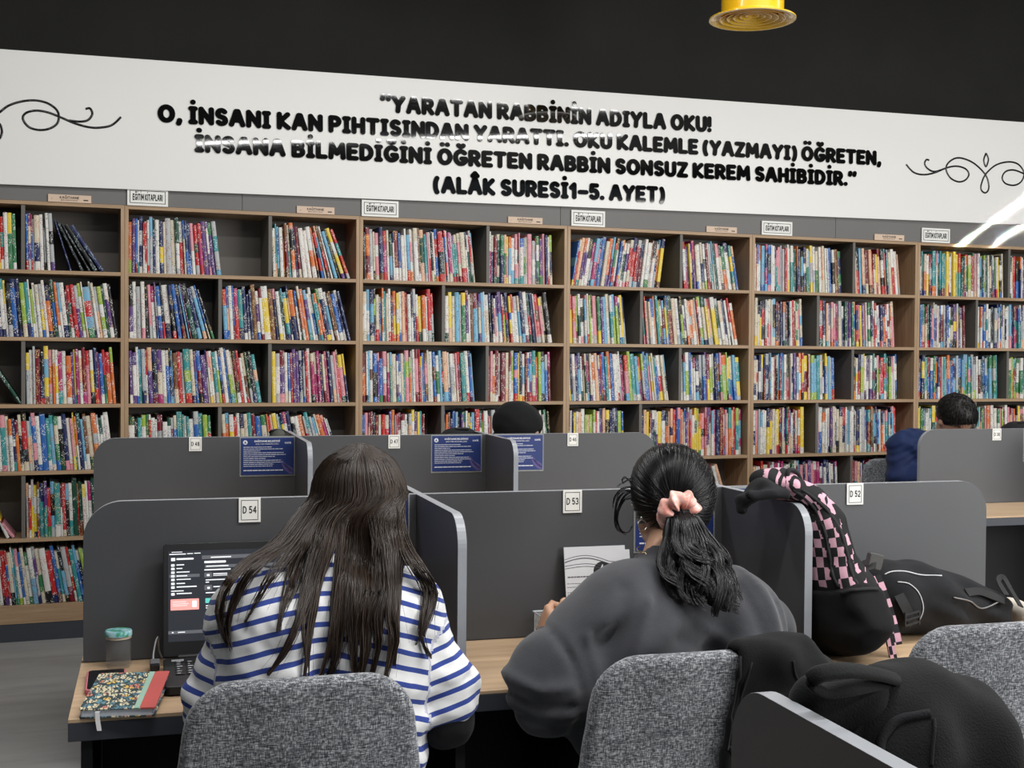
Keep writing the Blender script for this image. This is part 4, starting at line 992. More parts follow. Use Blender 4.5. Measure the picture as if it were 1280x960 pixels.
# ================================================================== people
def skin_mat():
    k = NT('skin', .5, .4); a = k.attr('Tint'); n_ = k.noise(k.coord(), 25, 4)
    k.base(k.mix(k.math('MULTIPLY', n_, .25), a.outputs['Color'], (.42, .20, .13))); k.b.inputs['Subsurface Weight'].default_value = .12; k.b.inputs['Subsurface Radius'].default_value = (.012, .005, .003); k.b.inputs['Subsurface Scale'].default_value = .5
    return k.M
SKINM = skin_mat()
def nrmv(v): v = np.asarray(v, float); return v/np.linalg.norm(v)
def head_frame(f, up=(0, 0, 1)):
    f = nrmv(f); r = nrmv(np.cross(f, up)); u = np.cross(r, f); return np.stack([r, f, u], 1)   # columns: right, forward, up
def hand_prims(wr, fwd, down, side, curl, L=.175):
    """palm and five fingers as capsules; side=+1 puts the thumb on the cross(fwd,down) side"""
    fwd = nrmv(fwd); down = nrmv(np.asarray(down, float)-fwd*np.dot(down, fwd)); lat = nrmv(np.cross(fwd, down))*side; out = []
    for k in np.linspace(-1, 1, 4): out.append((wr+fwd*.012+lat*k*.016, wr+fwd*.088+lat*k*.026, .0125, .0110))
    for k, (ln, off) in enumerate(((.070, .030), (.078, .010), (.072, -.010), (.056, -.029))):
        p = wr+fwd*(.088-.004*abs(k-1))+lat*off; d = fwd.copy(); c = curl*(1+.12*k); r = .0088
        for s_, q in ((.46, .5), (.30, 1.0), (.24, .9)):
            ax = np.cross(fwd, down); a = c*q; d = d*math.cos(a)+np.cross(ax, d)*math.sin(a)+ax*np.dot(ax, d)*(1-math.cos(a)); e = p+d*ln*s_; out.append((p, e, r, r-.0009)); p = e; r -= .0009
    p = wr+fwd*.022+lat*.022; e1 = p+nrmv(fwd*.7+lat*.75+down*.25)*.040; e2 = e1+nrmv(fwd*.9+lat*.15+down*.45)*.030; e3 = e2+nrmv(fwd*.9-lat*.15+down*.5)*.022
    out += [(p, e1, .0125, .0102), (e1, e2, .0100, .0088), (e2, e3, .0088, .0076)]
    return out
def person_body(J):
    """one continuous figure: trunk, head with face and ears, arms, hands, legs"""
    H = J['head']; R = head_frame(J['face']); hr = J.get('hs', 1.0)
    hp = lambda x, y, z: H+R@np.array((x, y, z))*hr
    hands = []
    for s in ('L', 'R'):
        sd = 1 if s == 'L' else -1
        hands += hand_prims(J['wr'+s], J['hd'+s], J.get('pd'+s, (0, 0, -1)), sd*J.get('flip', -1), J.get('curl'+s, .5))
    def f(p):
        d = cone(p, J['hipL'], J['shL']*.8+J['shR']*.2, .094, .074)
        d = smin(d, cone(p, J['hipR'], J['shR']*.8+J['shL']*.2, .094, .074), .05)
        d = smin(d, cone(p, J['shL'], J['shR'], .043, .043), .04)
        d = smin(d, cone(p, J['neck'], hp(0, -.012, -.06), .052, .047), .03)
        for s in 'LR':
            d = smin(d, cone(p, J['sh'+s], J['el'+s], .048, .038), .03); d = smin(d, cone(p, J['el'+s], J['wr'+s], .038, .025), .015)
            d = smin(d, cone(p, J['hip'+s], J['kn'+s], .085, .060), .04); d = smin(d, cone(p, J['kn'+s], J['an'+s], .055, .038), .02)
            d = smin(d, cone(p, J['an'+s], J['an'+s]+J['toe']*.16+v3(0, 0, -.045), .036, .028), .02)
        h = ell(p, hp(0, -.012, .022), np.array((.074, .094, .092))*hr, R)
        h = smin(h, ell(p, hp(0, .030, -.045), np.array((.056, .060, .066))*hr, R), .03)
        h = smin(h, cone(p, hp(0, .085, .005), hp(0, .102, -.030), .008*hr, .014*hr), .014)
        h = smin(h, ell(p, hp(0, .078, -.066), np.array((.024, .014, .012))*hr, R), .010)
        h = smin(h, ell(p, hp(0, .066, -.100), np.array((.024, .022, .018))*hr, R), .02)
        for sx in (-1, 1):
            h = smax(h, -ell(p, hp(sx*.032, .094, .008), np.array((.018, .014, .011))*hr, R), .012)
            h = smin(h, ell(p, hp(sx*.031, .076, .006), np.array((.013, .012, .011))*hr, R), .003)
            h = smin(h, ell(p, hp(sx*.075, -.008, -.012), np.array((.009, .020, .032))*hr, R), .008)
        d = smin(d, h, .022)
        hd = None
        for (a, b, ra, rb) in hands:
            q = cone(p, a, b, ra, rb); hd = q if hd is None else smin(hd, q, .005)
        return smin(d, hd, .012)
    P = np.array([v for k, v in J.items() if isinstance(v, np.ndarray) and v.shape == (3,) and k not in ('face', 'hdL', 'hdR', 'pdL', 'pdR', 'toe')])
    lo = P.min(0)-.22; hi = P.max(0)+.22; lo[2] = max(lo[2], -.01)
    V, F = sn(f, lo, hi, J.get('h', .0075)); V = relax(V, F, 1, .4)
    col = np.tile(np.array((*J['skin'], 1)), (len(V), 1)); loc = (V-H)@R/hr
    dk = lambda m, c: col.__setitem__((m, slice(0, 3)), c)
    for sx in (-1, 1):
        e = np.hypot((loc[:, 0]-sx*.031)/.013, (loc[:, 2]-.006)/.0065); m = (e < 1) & (loc[:, 1] > .06); dk(m, (.55, .53, .50)); e2 = np.hypot(loc[:, 0]-sx*.031, loc[:, 2]-.006) < .0055; dk(e2 & (loc[:, 1] > .06), (.02, .012, .008))
        m = (np.abs(loc[:, 0]-sx*.034) < .021) & (np.abs(loc[:, 2]-.027-.004*np.cos((loc[:, 0]-sx*.034)*60)) < .0042) & (loc[:, 1] > .05); dk(m, (.02, .013, .01))
    m = (np.hypot(loc[:, 0]/.024, (loc[:, 2]+.066)/.009) < 1) & (loc[:, 1] > .06); dk(m, (.42, .13, .12))
    return V, F, col
def add_body(root, J):
    V, F, col = person_body(J); o = build('body', (V, F), SKINM, root, smooth=True); cattr(o, 'Tint', col); return o
def wob(p, amp, k, ph=0.0):
    return amp*(np.sin(p[:, 0]*k+1.7*np.sin(p[:, 2]*k*.6+ph)+ph)*np.sin(p[:, 2]*k*.8+1.3*np.sin(p[:, 1]*k*.7)+2*ph)+.5*np.sin(p[:, 1]*k*1.7+p[:, 0]*k*.9+ph*3))
def creases(p, L):
    """soft ridges (+) and grooves (-) along polylines given as (u, z) points"""
    out = np.zeros(len(p)); q = p[:, [0, 2]]
    for amp, w_, pts in L:
        d = np.full(len(p), 9.0)
        for a, b in zip(pts[:-1], pts[1:]):
            a = np.array(a); b = np.array(b); ab = b-a; t = np.clip((q-a)@ab/(ab@ab), 0, 1); d = np.minimum(d, np.linalg.norm(q-a-t[:, None]*ab, axis=1))
        out -= amp*np.exp(-(d/w_)**2)
    return out
def garment(root, name, f, lo, hi, m, h=.008, it=1):
    V, F = sn(f, lo, hi, h); V = relax(V, F, it, .5); return build(name, (V, F), m, root, smooth=True), V, F
def trousers(root, J, m, h=.011):
    def f(p):
        d = cone(p, J['hipL'], J['hipR'], .125, .125)
        for s in 'LR':
            d = smin(d, cone(p, J['hip'+s], J['kn'+s], .108, .080), .04); d = smin(d, cone(p, J['kn'+s], J['an'+s]+v3(0, 0, .03), .078, .062), .03)
        return d+wob(p, .003, 38)
    P = np.array([J[k] for k in ('hipL', 'hipR', 'knL', 'knR', 'anL', 'anR')])
    lo = P.min(0)-.16; hi = P.max(0)+.16; lo[2] = .03
    return garment(root, 'trousers', f, lo, hi, m, h)
def shoes(root, J, m):
    for s in 'LR':
        a = J['an'+s]; t = J['toe']
        def f(p): return smax(smin(cone(p, a+v3(0, 0, -.035)-t*.02, a+t*.17+v3(0, 0, -.05), .046, .036), cone(p, a+v3(0, 0, -.02), a+v3(0, 0, .02), .048, .050), .02), -(p[:, 2]-.004), .004)
        V, F = sn(f, np.minimum(a, a+t*.2)-.09, np.maximum(a, a+t*.2)+.09, .009); build('shoe', (V, F), m, root, smooth=True)
def dirs(J, face):
    J['toe'] = nrmv(face*v3(1, 1, 0)); return J
def hair_mat(name, c, c2, rough=.34):
    k = NT(name, rough, .38); a = k.attr('Strand'); k.base(k.mix(a.outputs['Fac'], c, c2)); k.b.inputs['Coat Weight'].default_value = .04; k.b.inputs['Coat Roughness'].default_value = .3; return k.M
def strands(root, name, paths, r, m, n=4, val=None):
    """many tapered strands in one mesh; paths = list of (N,3) arrays, r = root radius per path"""
    V = []; F = []; A = []; k = 0
    for i, P in enumerate(paths):
        P = np.asarray(P); N = len(P); T = np.gradient(P, axis=0); T /= np.linalg.norm(T, axis=1)[:, None]+1e-9
        ref = v3(.3, .8, .52); X = np.cross(T, ref); X /= np.linalg.norm(X, axis=1)[:, None]+1e-9; Y = np.cross(T, X)
        rr = r[i]*np.linspace(1, .12, N)**.6; a = np.arange(n)*2*math.pi/n
        ring = P[:, None]+(X[:, None]*np.cos(a)[None, :, None]+Y[:, None]*np.sin(a)[None, :, None])*rr[:, None, None]
        V.append(ring.reshape(-1, 3)); q = (np.arange(N-1)[:, None]*n+np.arange(n)[None]).ravel(); q2 = (np.arange(N-1)[:, None]*n+(np.arange(n)[None]+1) % n).ravel()
        F.append(np.stack([q, q2, q2+n, q+n], 1)+k); A.append(np.full(N*n, val[i] if val is not None else rng.random())); k += N*n
    o = build(name, (np.concatenate(V), np.concatenate(F)), m, root, smooth=True); fattr(o, 'Strand', np.concatenate(A)); return o
def spl(C, n):
    """resample a catmull-rom chain to n points"""
    Q = np.array(crom(C, 10)); s = np.concatenate([[0], np.cumsum(np.linalg.norm(np.diff(Q, axis=0), axis=1))]); t = np.linspace(0, s[-1], n)
    return np.stack([np.interp(t, s, Q[:, k]) for k in range(3)], 1)

# ------------------------------------------------------------------ the woman with long hair and a striped shirt
W1 = thing('person', 'seated woman from behind, long brown hair over a blue and white striped shirt', 'person', (.47, -.52, 0), FA)
J = dict(head=v3(.560, -.400, 1.120), face=v3(-.10, .93, -.42), neck=v3(.535, -.475, 1.005), shL=v3(.345, -.525, .955), shR=v3(.640, -.525, .950), elL=v3(.300, -.520, .812), elR=v3(.700, -.565, .752), wrL=v3(.385, -.285, .815), wrR=v3(.560, -.300, .822),
         hdL=v3(.25, .95, -.12), hdR=v3(-.35, .92, -.12), curlL=.45, curlR=.45, hipL=v3(.385, -.555, .575), hipR=v3(.545, -.555, .575), knL=v3(.375, -.14, .535), knR=v3(.565, -.14, .535), anL=v3(.37, -.10, .085), anR=v3(.57, -.10, .085), skin=(.50, .29, .20), hs=.98)
dirs(J, v3(0, 1, 0)); add_body(W1, J)
DENIM = mat('dark_trousers', (.018, .020, .026), .85, .2, noise=.3, nscale=60, bump=.2, bscale=600)
trousers(W1, J, DENIM); shoes(W1, J, BLACKPL)
# black long sleeves under the shirt
for s in 'LR':
    a, b = J['el'+s], J['wr'+s]; sh = J['sh'+s]
    def fs(p): return smin(cone(p, sh*.1+a*.9, a, .046, .047), cone(p, a, a*.15+b*.85, .046, .034), .02)+wob(p, .0015, 90)
    lo = np.minimum(np.minimum(a, b), sh)-.08; hi = np.maximum(np.maximum(a, b), sh)+.08; garment(W1, 'undershirt_sleeve', fs, lo, hi, BLACKSOFT, .007)
# the striped shirt
k = NT('striped_jersey', .85, .15); at_ = k.attr('Stripe'); fr = k.math('FRACT', at_.outputs['Fac']); band = k.math('LESS_THAN', k.math('ABSOLUTE', k.math('SUBTRACT', fr, .5)), .165)
hn = k.noise(k.coord(), 900, 2); k.base(k.mix(band, k.mix(hn, (.56, .57, .58), (.74, .74, .74)), k.mix(hn, (.022, .042, .20), (.04, .07, .29)))); k.bump(hn, .25, .001); k.b.inputs['Sheen Weight'].default_value = .1
STRIPE = k.M
slR = (J['shR']+v3(-.03, 0, .01), v3(.690, -.548, .795)); slL = (J['shL']+v3(.03, 0, .01), v3(.303, -.515, .800))
J1 = dict(J)
def torso1(p):
    d = cone(p, v3(.39, -.565, .60), v3(.385, -.555, .93), .112, .085); d = smin(d, cone(p, v3(.545, -.565, .60), v3(.590, -.555, .925), .112, .085), .07)
    d = smin(d, cone(p, J1['shL'], J1['shR'], .060, .060), .05); d = smin(d, cone(p, v3(.49, -.50, .99), v3(.53, -.475, 1.025), .070, .052), .04)
    return d
def sleeve1(p, sl, w_):
    a, b = sl; d = cone(p, a, b, .066, w_); ax = nrmv(b-a); return smax(d, (p-b)@ax-.052, .006)
pw = lambda x, y, v=-.62: tuple(inframe(FA, x, y, v)[[0, 2]])
CR1 = [(.004, .008, [pw(330, 760), pw(360, 800), pw(420, 830)]), (-.004, .008, [pw(300, 780), pw(340, 815), pw(400, 842)]), (.004, .007, [pw(500, 760), pw(470, 800), pw(440, 825)]), (-.004, .007, [pw(515, 790), pw(490, 820), pw(450, 842)]), (-.005, .007, [pw(532, 800), pw(560, 815), pw(590, 812)]), (.004, .007, [pw(532, 830), pw(560, 845), pw(590, 840)]), (-.005, .006, [pw(540, 855), pw(570, 862), pw(592, 850)]),
       (-.004, .007, [pw(282, 800), pw(262, 815), pw(248, 830)]), (.004, .007, [pw(285, 770), pw(265, 790), pw(250, 812)]), (-.004, .01, [pw(345, 700), pw(335, 760), pw(325, 840)]), (.004, .01, [pw(375, 720), pw(370, 780), pw(365, 845)])]
FOLD = lambda p: creases(p, CR1)+.0045*np.sin(p[:, 2]*95+p[:, 0]*38+2.2*np.sin(p[:, 0]*23))*np.clip((.93-p[:, 2])*8, 0, 1)+wob(p, .0026, 60, .7)+wob(p, .0014, 120, .2)
def shirt1(p): return smin(smin(torso1(p), sleeve1(p, slR, .074), .022), sleeve1(p, slL, .066), .022)+FOLD(p)
o, V, F = garment(W1, 'striped_shirt', shirt1, (.13, -.78, .56), (.86, -.34, 1.09), STRIPE, .0065)
dT = torso1(V); dR = sleeve1(V, slR, .074); dL = sleeve1(V, slL, .066)
st = (V[:, 2]+.10*(V[:, 0]-.47)**2*6-.02*np.cos((V[:, 0]-.47)*8)+(V[:, 1]+.62)*.25*np.clip((V[:, 2]-.9)*8, 0, 1))/.0272+.15
aR = nrmv(slR[1]-slR[0]+v3(-.03, 0, 0)); aL = nrmv(slL[1]-slL[0]+v3(.03, 0, 0))
mR = (dR < dT) & (V[:, 0] > .60); mL = (dL < dT) & (V[:, 0] < .37)
st[mR] = (V[mR]@aR)/.0258+.3; st[mL] = (V[mL]@aL)/.0262+.6
fattr(o, 'Stripe', st-st.min()+3)
# surface behind the back, for the hair to fall over
def back_surface(f, us, zs, v0=-.86, v1=-.30, n=113):
    vs = np.linspace(v0, v1, n); U_, Z_, V_ = np.meshgrid(us, zs, vs, indexing='ij'); d = f(np.stack([U_.ravel(), V_.ravel(), Z_.ravel()], 1)).reshape(U_.shape)
    ins = d < 0; i = np.argmax(ins, 2); out = vs[i]; out[~ins.any(2)] = 9; return out
us = np.linspace(.20, .80, 61); zs = np.linspace(.78, 1.10, 65); BS = back_surface(shirt1, us, zs)
def bsv(u, z):
    i = int(np.clip(round((u-.20)/.01), 0, 60)); j = int(np.clip(round((z-.78)/.005), 0, 64)); return BS[i, j]
BROWN = hair_mat('dark_brown_hair', (.0085, .0057, .0043), (.038, .0225, .0138), .37)
HC1 = J['head']+v3(.002, -.016, .022); HR1 = v3(.0805, .1035, .1000)
def capf(p):
    d = ell(p, HC1, HR1); d = smin(d, ell(p, HC1+v3(.0, -.030, -.055), v3(.076, .070, .085)), .03)
    return smax(d, (p[:, 1]-(HC1[1]+.052))+(p[:, 2]-HC1[2])*-.35, .02)
garment(W1, 'hair_cap', capf, HC1-.17, HC1+.17, BROWN, .007)
def head_pt(u, z, off):
    """back of the head at height z, lateral position u in -1..1"""
    zz = np.clip((z-HC1[2])/HR1[2], -.999, .999); k_ = math.sqrt(max(.02, 1-zz*zz)) if zz > 0 else 1.0
    a = u*1.42
    return v3(HC1[0]+(HR1[0]+off)*k_*math.sin(a), HC1[1]-(HR1[1]+off)*k_*math.cos(a), z)
# locks: (lateral position, share, lower-end u, lower-end z)
rr3 = random.Random(21)
def settle(P, off, fan):
    for _ in range(6):                      # keep every strand outside the head
        d = capf(P); m = (d < .0012+off*.5) & (P[:, 1] < HC1[1]+.02)
        if not m.any(): break
        P[m, 1] -= np.clip(.0012+off*.5-d[m], .0005, .012)
    for i in range(len(P)):                 # and outside the shirt
        if P[i, 2] < 1.075:
            vb = bsv(P[i, 0], P[i, 2])
            if vb < 5: P[i, 1] = min(P[i, 1], vb-.0035-off*.9-.003*abs(fan))
    q = P[:, 1].copy(); q[1:-1] = np.minimum(q[1:-1], (q[:-2]+q[2:])/2); P[:, 1] = q
    return P
# each guide: head range, strands, then (x, y, half width) way points read off the hanging hair
VG = lambda y: np.interp(y, [300, 350, 420, 520, 600, 700, 740], [-.555, -.585, -.625, -.66, -.68, -.695, -.70])
guides = [
 (-1.15, -.85, 90, [(470, 200, 14), (385, 310, 22), (290, 370, 20), (232, 440, 13), (214, 520, 10), (238, 600, 3)]),
 (-1.0, -.70, 80, [(480, 215, 16), (410, 320, 24), (320, 390, 20), (262, 470, 12), (240, 545, 8), (246, 610, 3)]),
 (-.95, -.60, 26, [(490, 240, 20), (430, 320, 25), (370, 400, 24), (318, 480, 16), (285, 540, 8)]),
 (-.80, -.45, 70, [(500, 250, 20), (458, 330, 24), (415, 420, 18), (398, 500, 13), (385, 565, 4)]),
 (-.65, -.30, 110, [(520, 250, 22), (495, 330, 26), (462, 450, 20), (432, 560, 16), (400, 630, 12), (350, 685, 3)]),
 (-.45, -.15, 90, [(535, 250, 20), (515, 330, 20), (488, 430, 14), (470, 540, 14), (466, 630, 8), (462, 705, 3)]),
 (-.15, .15, 110, [(580, 250, 24), (568, 330, 24), (550, 420, 20), (536, 520, 15), (528, 610, 12), (508, 690, 3)]),
 (-.05, .25, 110, [(598, 250, 24), (588, 330, 24), (574, 420, 22), (566, 520, 18), (556, 610, 16), (528, 705, 4)]),
 (.10, .40, 120, [(622, 250, 24), (616, 330, 26), (606, 420, 22), (598, 520, 20), (594, 620, 12), (600, 690, 4)]),
 (.25, .55, 120, [(648, 250, 24), (648, 330, 26), (640, 420, 22), (632, 520, 20), (628, 620, 16), (612, 708, 4)]),
 (.40, .70, 120, [(672, 250, 24), (678, 330, 26), (672, 420, 22), (666, 520, 20), (668, 620, 14), (640, 712, 3)]),
 (.55, .85, 110, [(694, 250, 20), (706, 340, 24), (702, 430, 20), (700, 520, 16), (712, 600, 12), (690, 695, 3)]),
 (.65, .95, 70, [(704, 250, 18), (722, 340, 20), (718, 440, 14), (720, 530, 10), (724, 600, 7), (712, 660, 3)]),
 (.85, 1.15, 80, [(718, 240, 14), (738, 320, 16), (775, 390, 20), (805, 450, 16), (800, 530, 11), (788, 585, 7), (815, 640, 2)]),
 (.95, 1.15, 22, [(722, 250, 10), (745, 330, 14), (800, 400, 14), (826, 460, 10), (812, 540, 8), (770, 600, 5)]),
]
guides += [(.45, 1.08, 100, [(692, 150, 18), (706, 220, 18), (714, 300, 16), (716, 400, 12), (718, 500, 6)]), (.2, .7, 60, [(650, 160, 22), (665, 230, 24), (672, 320, 22), (680, 420, 14)])]
paths = []; rad = []; val = []
for (ta_, tb_, ns_, wp_) in guides:
    X = np.array([[q[0], q[1]] for q in wp_], float); Wd = np.array([q[2] for q in wp_], float); subs = [(rr3.gauss(0, .45), rr3.uniform(0, 6), rr3.random(), rr3.uniform(3, 9)) for _ in range(6)]
    for q in range(ns_):
        c0, ph0, cv, amp = rr3.choice(subs); sl_ = np.clip(c0+rr3.gauss(0, .34), -1.3, 1.3); fan = rr3.gauss(0, .5)
        tt = ta_+(tb_-ta_)*(sl_+1)/2+rr3.gauss(0, .06); off = rr3.uniform(.001, .007); L = []
        z0 = HC1[2]+HR1[2]*rr3.uniform(.78, .99); L.append(head_pt(tt*.62+rr3.gauss(0, .05), z0, off))
        for z in (HC1[2]+.072, HC1[2]+.040, HC1[2]+.005): L.append(head_pt(np.clip(tt, -1.12, 1.12), z, off+.002))
        cut = rr3.uniform(.80, 1.0)
        for i in range(len(X)):
            fz = i/(len(X)-1)
            if fz > cut+.1: break
            px_ = X[i, 0]+(sl_*(1-fz)+(c0+.25*(sl_-c0)+fan*.25)*fz)*Wd[i]*1.25+amp*math.sin(ph0+fz*6)*fz; py_ = X[i, 1]+rr3.gauss(0, 2)
            if i == len(X)-1: py_ += (cut-.9)*90
            hv = L[3][1]; wy = np.clip((py_-190)/230, 0, 1); wy = wy*wy*(3-2*wy); vg = hv*(1-wy)+VG(py_)*wy
            for _ in range(2):
                P = inframe(FA, 180+px_/2.286, 540+py_/2.286, vg); vb = bsv(P[0], P[2])
                if vb < 5:
                    ls = vb-.004-off*.9-.003*abs(fan); vg = min(ls, hv*(1-wy)+ls*wy)
            L.append(v3(*P))
        paths.append(settle(spl(L, 26), off, fan)); rad.append(rr3.uniform(.0010, .0019)); val.append(np.clip(cv*.6+rr3.random()*.4, 0, 1))
for q in range(60):      # loose single hairs
    i = rr3.randrange(len(paths)); P = paths[i].copy(); s_ = np.linspace(0, 1, len(P))**2; P[:, 0] += s_*rr3.uniform(-.03, .03); P[:, 1] -= s_*rr3.uniform(0, .006); paths.append(P); rad.append(.0006); val.append(.8)
strands(W1, 'hair', paths, rad, BROWN, 4, val)

# ------------------------------------------------------------------ the woman with the ponytail
W2 = thing('person', 'seated woman from behind, black ponytail with pink scrunchie and charcoal sweatshirt', 'person', (1.19, -.50, 0), FA)
J = dict(head=v3(1.203, -.380, 1.115), face=v3(-.30, .90, -.30), neck=v3(1.165, -.455, .985), shL=v3(1.040, -.510, .920), shR=v3(1.320, -.480, .905), elL=v3(.915, -.525, .790), elR=v3(1.425, -.375, .838), wrL=v3(1.020, -.222, .809), wrR=v3(1.270, -.180, .815),
         hdL=v3(-.02, .88, .22), hdR=v3(-.55, .80, -.05), pdL=v3(.93, .1, -.25), curlL=1.0, curlR=.5, hipL=v3(1.10, -.555, .575), hipR=v3(1.27, -.555, .575), knL=v3(1.07, -.14, .535), knR=v3(1.28, -.14, .535), anL=v3(1.07, -.10, .085), anR=v3(1.28, -.10, .085), skin=(.56, .33, .215), hs=.90)
dirs(J, v3(0, 1, 0)); add_body(W2, J); trousers(W2, J, DENIM); shoes(W2, J, BLACKPL)
k = NT('charcoal_fleece', .92, .12); a_ = k.noise(k.coord(), 7, 5, .6); b_ = k.noise(k.coord(), 420, 2)
k.base(k.mix(k.math('ADD', k.math('MULTIPLY', a_, .8), k.math('MULTIPLY', b_, .2)), (.014, .016, .020), (.088, .090, .100))); k.bump(b_, .25, .0015); k.b.inputs['Sheen Weight'].default_value = .25; FLEECE = k.M
pq = lambda x, y, v=-.56: tuple(inframe(FA, x, y, v)[[0, 2]])
CR2 = [(.007, .010, [pq(940, 705), pq(952, 745), pq(958, 800), pq(960, 850)]), (-.006, .012, [pq(925, 735), pq(938, 800), pq(940, 850)]), (.006, .010, [pq(800, 745), pq(775, 800), pq(768, 860)]), (-.006, .014, [pq(775, 735), pq(750, 790), pq(740, 850)]),
       (-.007, .007, [pq(692, 792), pq(708, 826), pq(714, 868), pq(705, 915)]), (.006, .009, [pq(725, 790), pq(735, 840), pq(728, 900)]), (-.009, .009, [pq(628, 862), pq(660, 876), pq(705, 872)]), (.008, .010, [pq(632, 845), pq(665, 855), pq(700, 848)]), (-.006, .008, [pq(650, 895), pq(690, 900), pq(720, 890)]),
       (.005, .009, [pq(970, 745), pq(978, 790)]), (-.005, .008, [pq(962, 742), pq(969, 800)]), (.005, .012, [pq(860, 770), pq(900, 800), pq(930, 800)]), (-.005, .012, [pq(830, 790), pq(880, 812), pq(930, 822)])]
def sweat(p):
    d = cone(p, v3(1.10, -.575, .56), v3(1.085, -.545, .88), .125, .100); d = smin(d, cone(p, v3(1.28, -.575, .56), v3(1.29, -.530, .87), .125, .095), .07)
    d = smin(d, cone(p, v3(1.07, -.510, .925), v3(1.31, -.485, .915), .060, .054), .06); d = smin(d, cone(p, v3(1.15, -.480, .955), v3(1.168, -.462, .992), .080, .060), .05)
    # left arm: dropped shoulder, heavy sleeve bagging at the elbow
    d = smin(d, cone(p, v3(1.04, -.515, .925), v3(.905, -.530, .795), .080, .082), .05)
    d = smin(d, cone(p, v3(.925, -.545, .785), v3(.985, -.560, .735), .080, .062), .05)
    d = smin(d, cone(p, v3(.915, -.51, .825), v3(.985, -.300, .814), .056, .038), .03)
    d = smin(d, cone(p, v3(1.325, -.485, .905), v3(1.425, -.385, .845), .066, .050), .045); d = smin(d, cone(p, v3(1.425, -.375, .842), v3(1.31, -.215, .825), .052, .046), .03)
    d = d+.0075*np.sin((p[:, 0]*.8-p[:, 2]*.9+p[:, 1]*.3)*62+1.5*np.sin(p[:, 2]*17))*np.clip(1-np.abs(p[:, 0]-1.0)*4, 0, 1)+wob(p, .0032, 34, 1.1)+.0080*np.sin((p[:, 0]+.25*p[:, 2])*44)*np.clip((p[:, 0]-1.27)*9, 0, 1)
    d = d+creases(p, CR2)
    cyl = cone(p, v3(1.165, -.455, .95), v3(1.185, -.425, 1.08), .051, .051)
    d = smax(d, -smax(cyl, -(p[:, 2]-(1.003-.0*p[:, 1])), .004), .006)
    return d
garment(W2, 'sweatshirt', sweat, (.78, -.78, .52), (1.53, -.14, 1.08), FLEECE, .0068)
ring = []
for q in np.linspace(0, 2*math.pi, 40)[:-1]:
    ring.append(v3(1.168+.0570*math.cos(q), -.456+.0570*math.sin(q), .999+.006*math.sin(q)))
build('collar', G().tube(ring, .0085, 8, closed=True, flat=1.3), FLEECE, W2, smooth=True)
# sleeve seam
g = G(); ck = cone
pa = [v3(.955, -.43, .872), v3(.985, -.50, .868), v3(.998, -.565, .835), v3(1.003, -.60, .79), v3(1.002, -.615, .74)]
def push(f, P, off=.001):
    out = []
    for p in P:
        p = np.array(p, float)
        for _ in range(12):
            d0 = f(p[None])[0]; e = 1e-3; gr = np.array([f((p+np.eye(3)[k]*e)[None])[0]-d0 for k in range(3)])/e; gr /= np.linalg.norm(gr)+1e-9; p = p-gr*(d0-off)
        out.append(p)
    return out
build('sleeve_seam', g.tube(push(sweat, crom(pa, 6), .0005), .0022, 6), mat('dark_seam_thread', (.012, .013, .015), .9, .1, noise=.2), W2, smooth=True)  # seam line in a darker tone than the fleece
BLACKH = hair_mat('black_hair', (.0022, .0022, .0026), (.0085, .0082, .0092), .32)
HC2 = J['head']+v3(.002, -.012, .016); HR2 = v3(.0740, .0970, .0935)
R2 = head_frame((-.22, .95, -.25))
def cap2(p):
    d = ell(p, HC2, HR2, R2); q = (p-HC2)@R2
    return smax(smax(d, q[:, 1]*.8+q[:, 2]*-.25-.058, .012), -(q[:, 2]+.062)-np.maximum(0, -q[:, 1])*.25, .015)
garment(W2, 'hair_cap', cap2, HC2-.16, HC2+.16, BLACKH, .006)
S2 = v3(1.172, -.486, 1.112)         # where the hair is gathered
def onhead(dv, off): dv = nrmv(dv); return HC2+R2@(dv*(HR2+off))
sd = nrmv(R2.T@(S2-HC2)/HR2); paths = []; rad = []; val = []
for q in range(1500):
    az = rr3.uniform(-2.9, 2.9)          # start on a ring along the hairline
    ph_ = rr3.uniform(.0, 1.0)
    start = nrmv(v3(math.sin(az)*.98, .42+.1*math.cos(az*2)+rr3.uniform(-.35, .1)*(1 if abs(az) < 2.2 else 1), math.cos(az)*.95))
    if start[2] < -.55: start = nrmv(v3(start[0], rr3.uniform(-.5, .1), -.62))
    om = math.acos(np.clip(start@sd, -1, 1)); L = []
    off = rr3.uniform(.001, .006); bump_ = rr3.uniform(0, .004)
    for t in np.linspace(0, 1, 12):
        dv = (math.sin((1-t)*om)*start+math.sin(t*om)*sd)/max(1e-6, math.sin(om)); L.append(onhead(dv, off+bump_*math.sin(math.pi*t)))
    L[-1] = S2+(L[-1]-S2)*.7+v3(0, .006, 0); paths.append(np.array(L)); rad.append(rr3.uniform(.0011, .0019)); val.append(rr3.random()**1.5)
o = strands(W2, 'hair', paths, rad, BLACKH, 4, val)
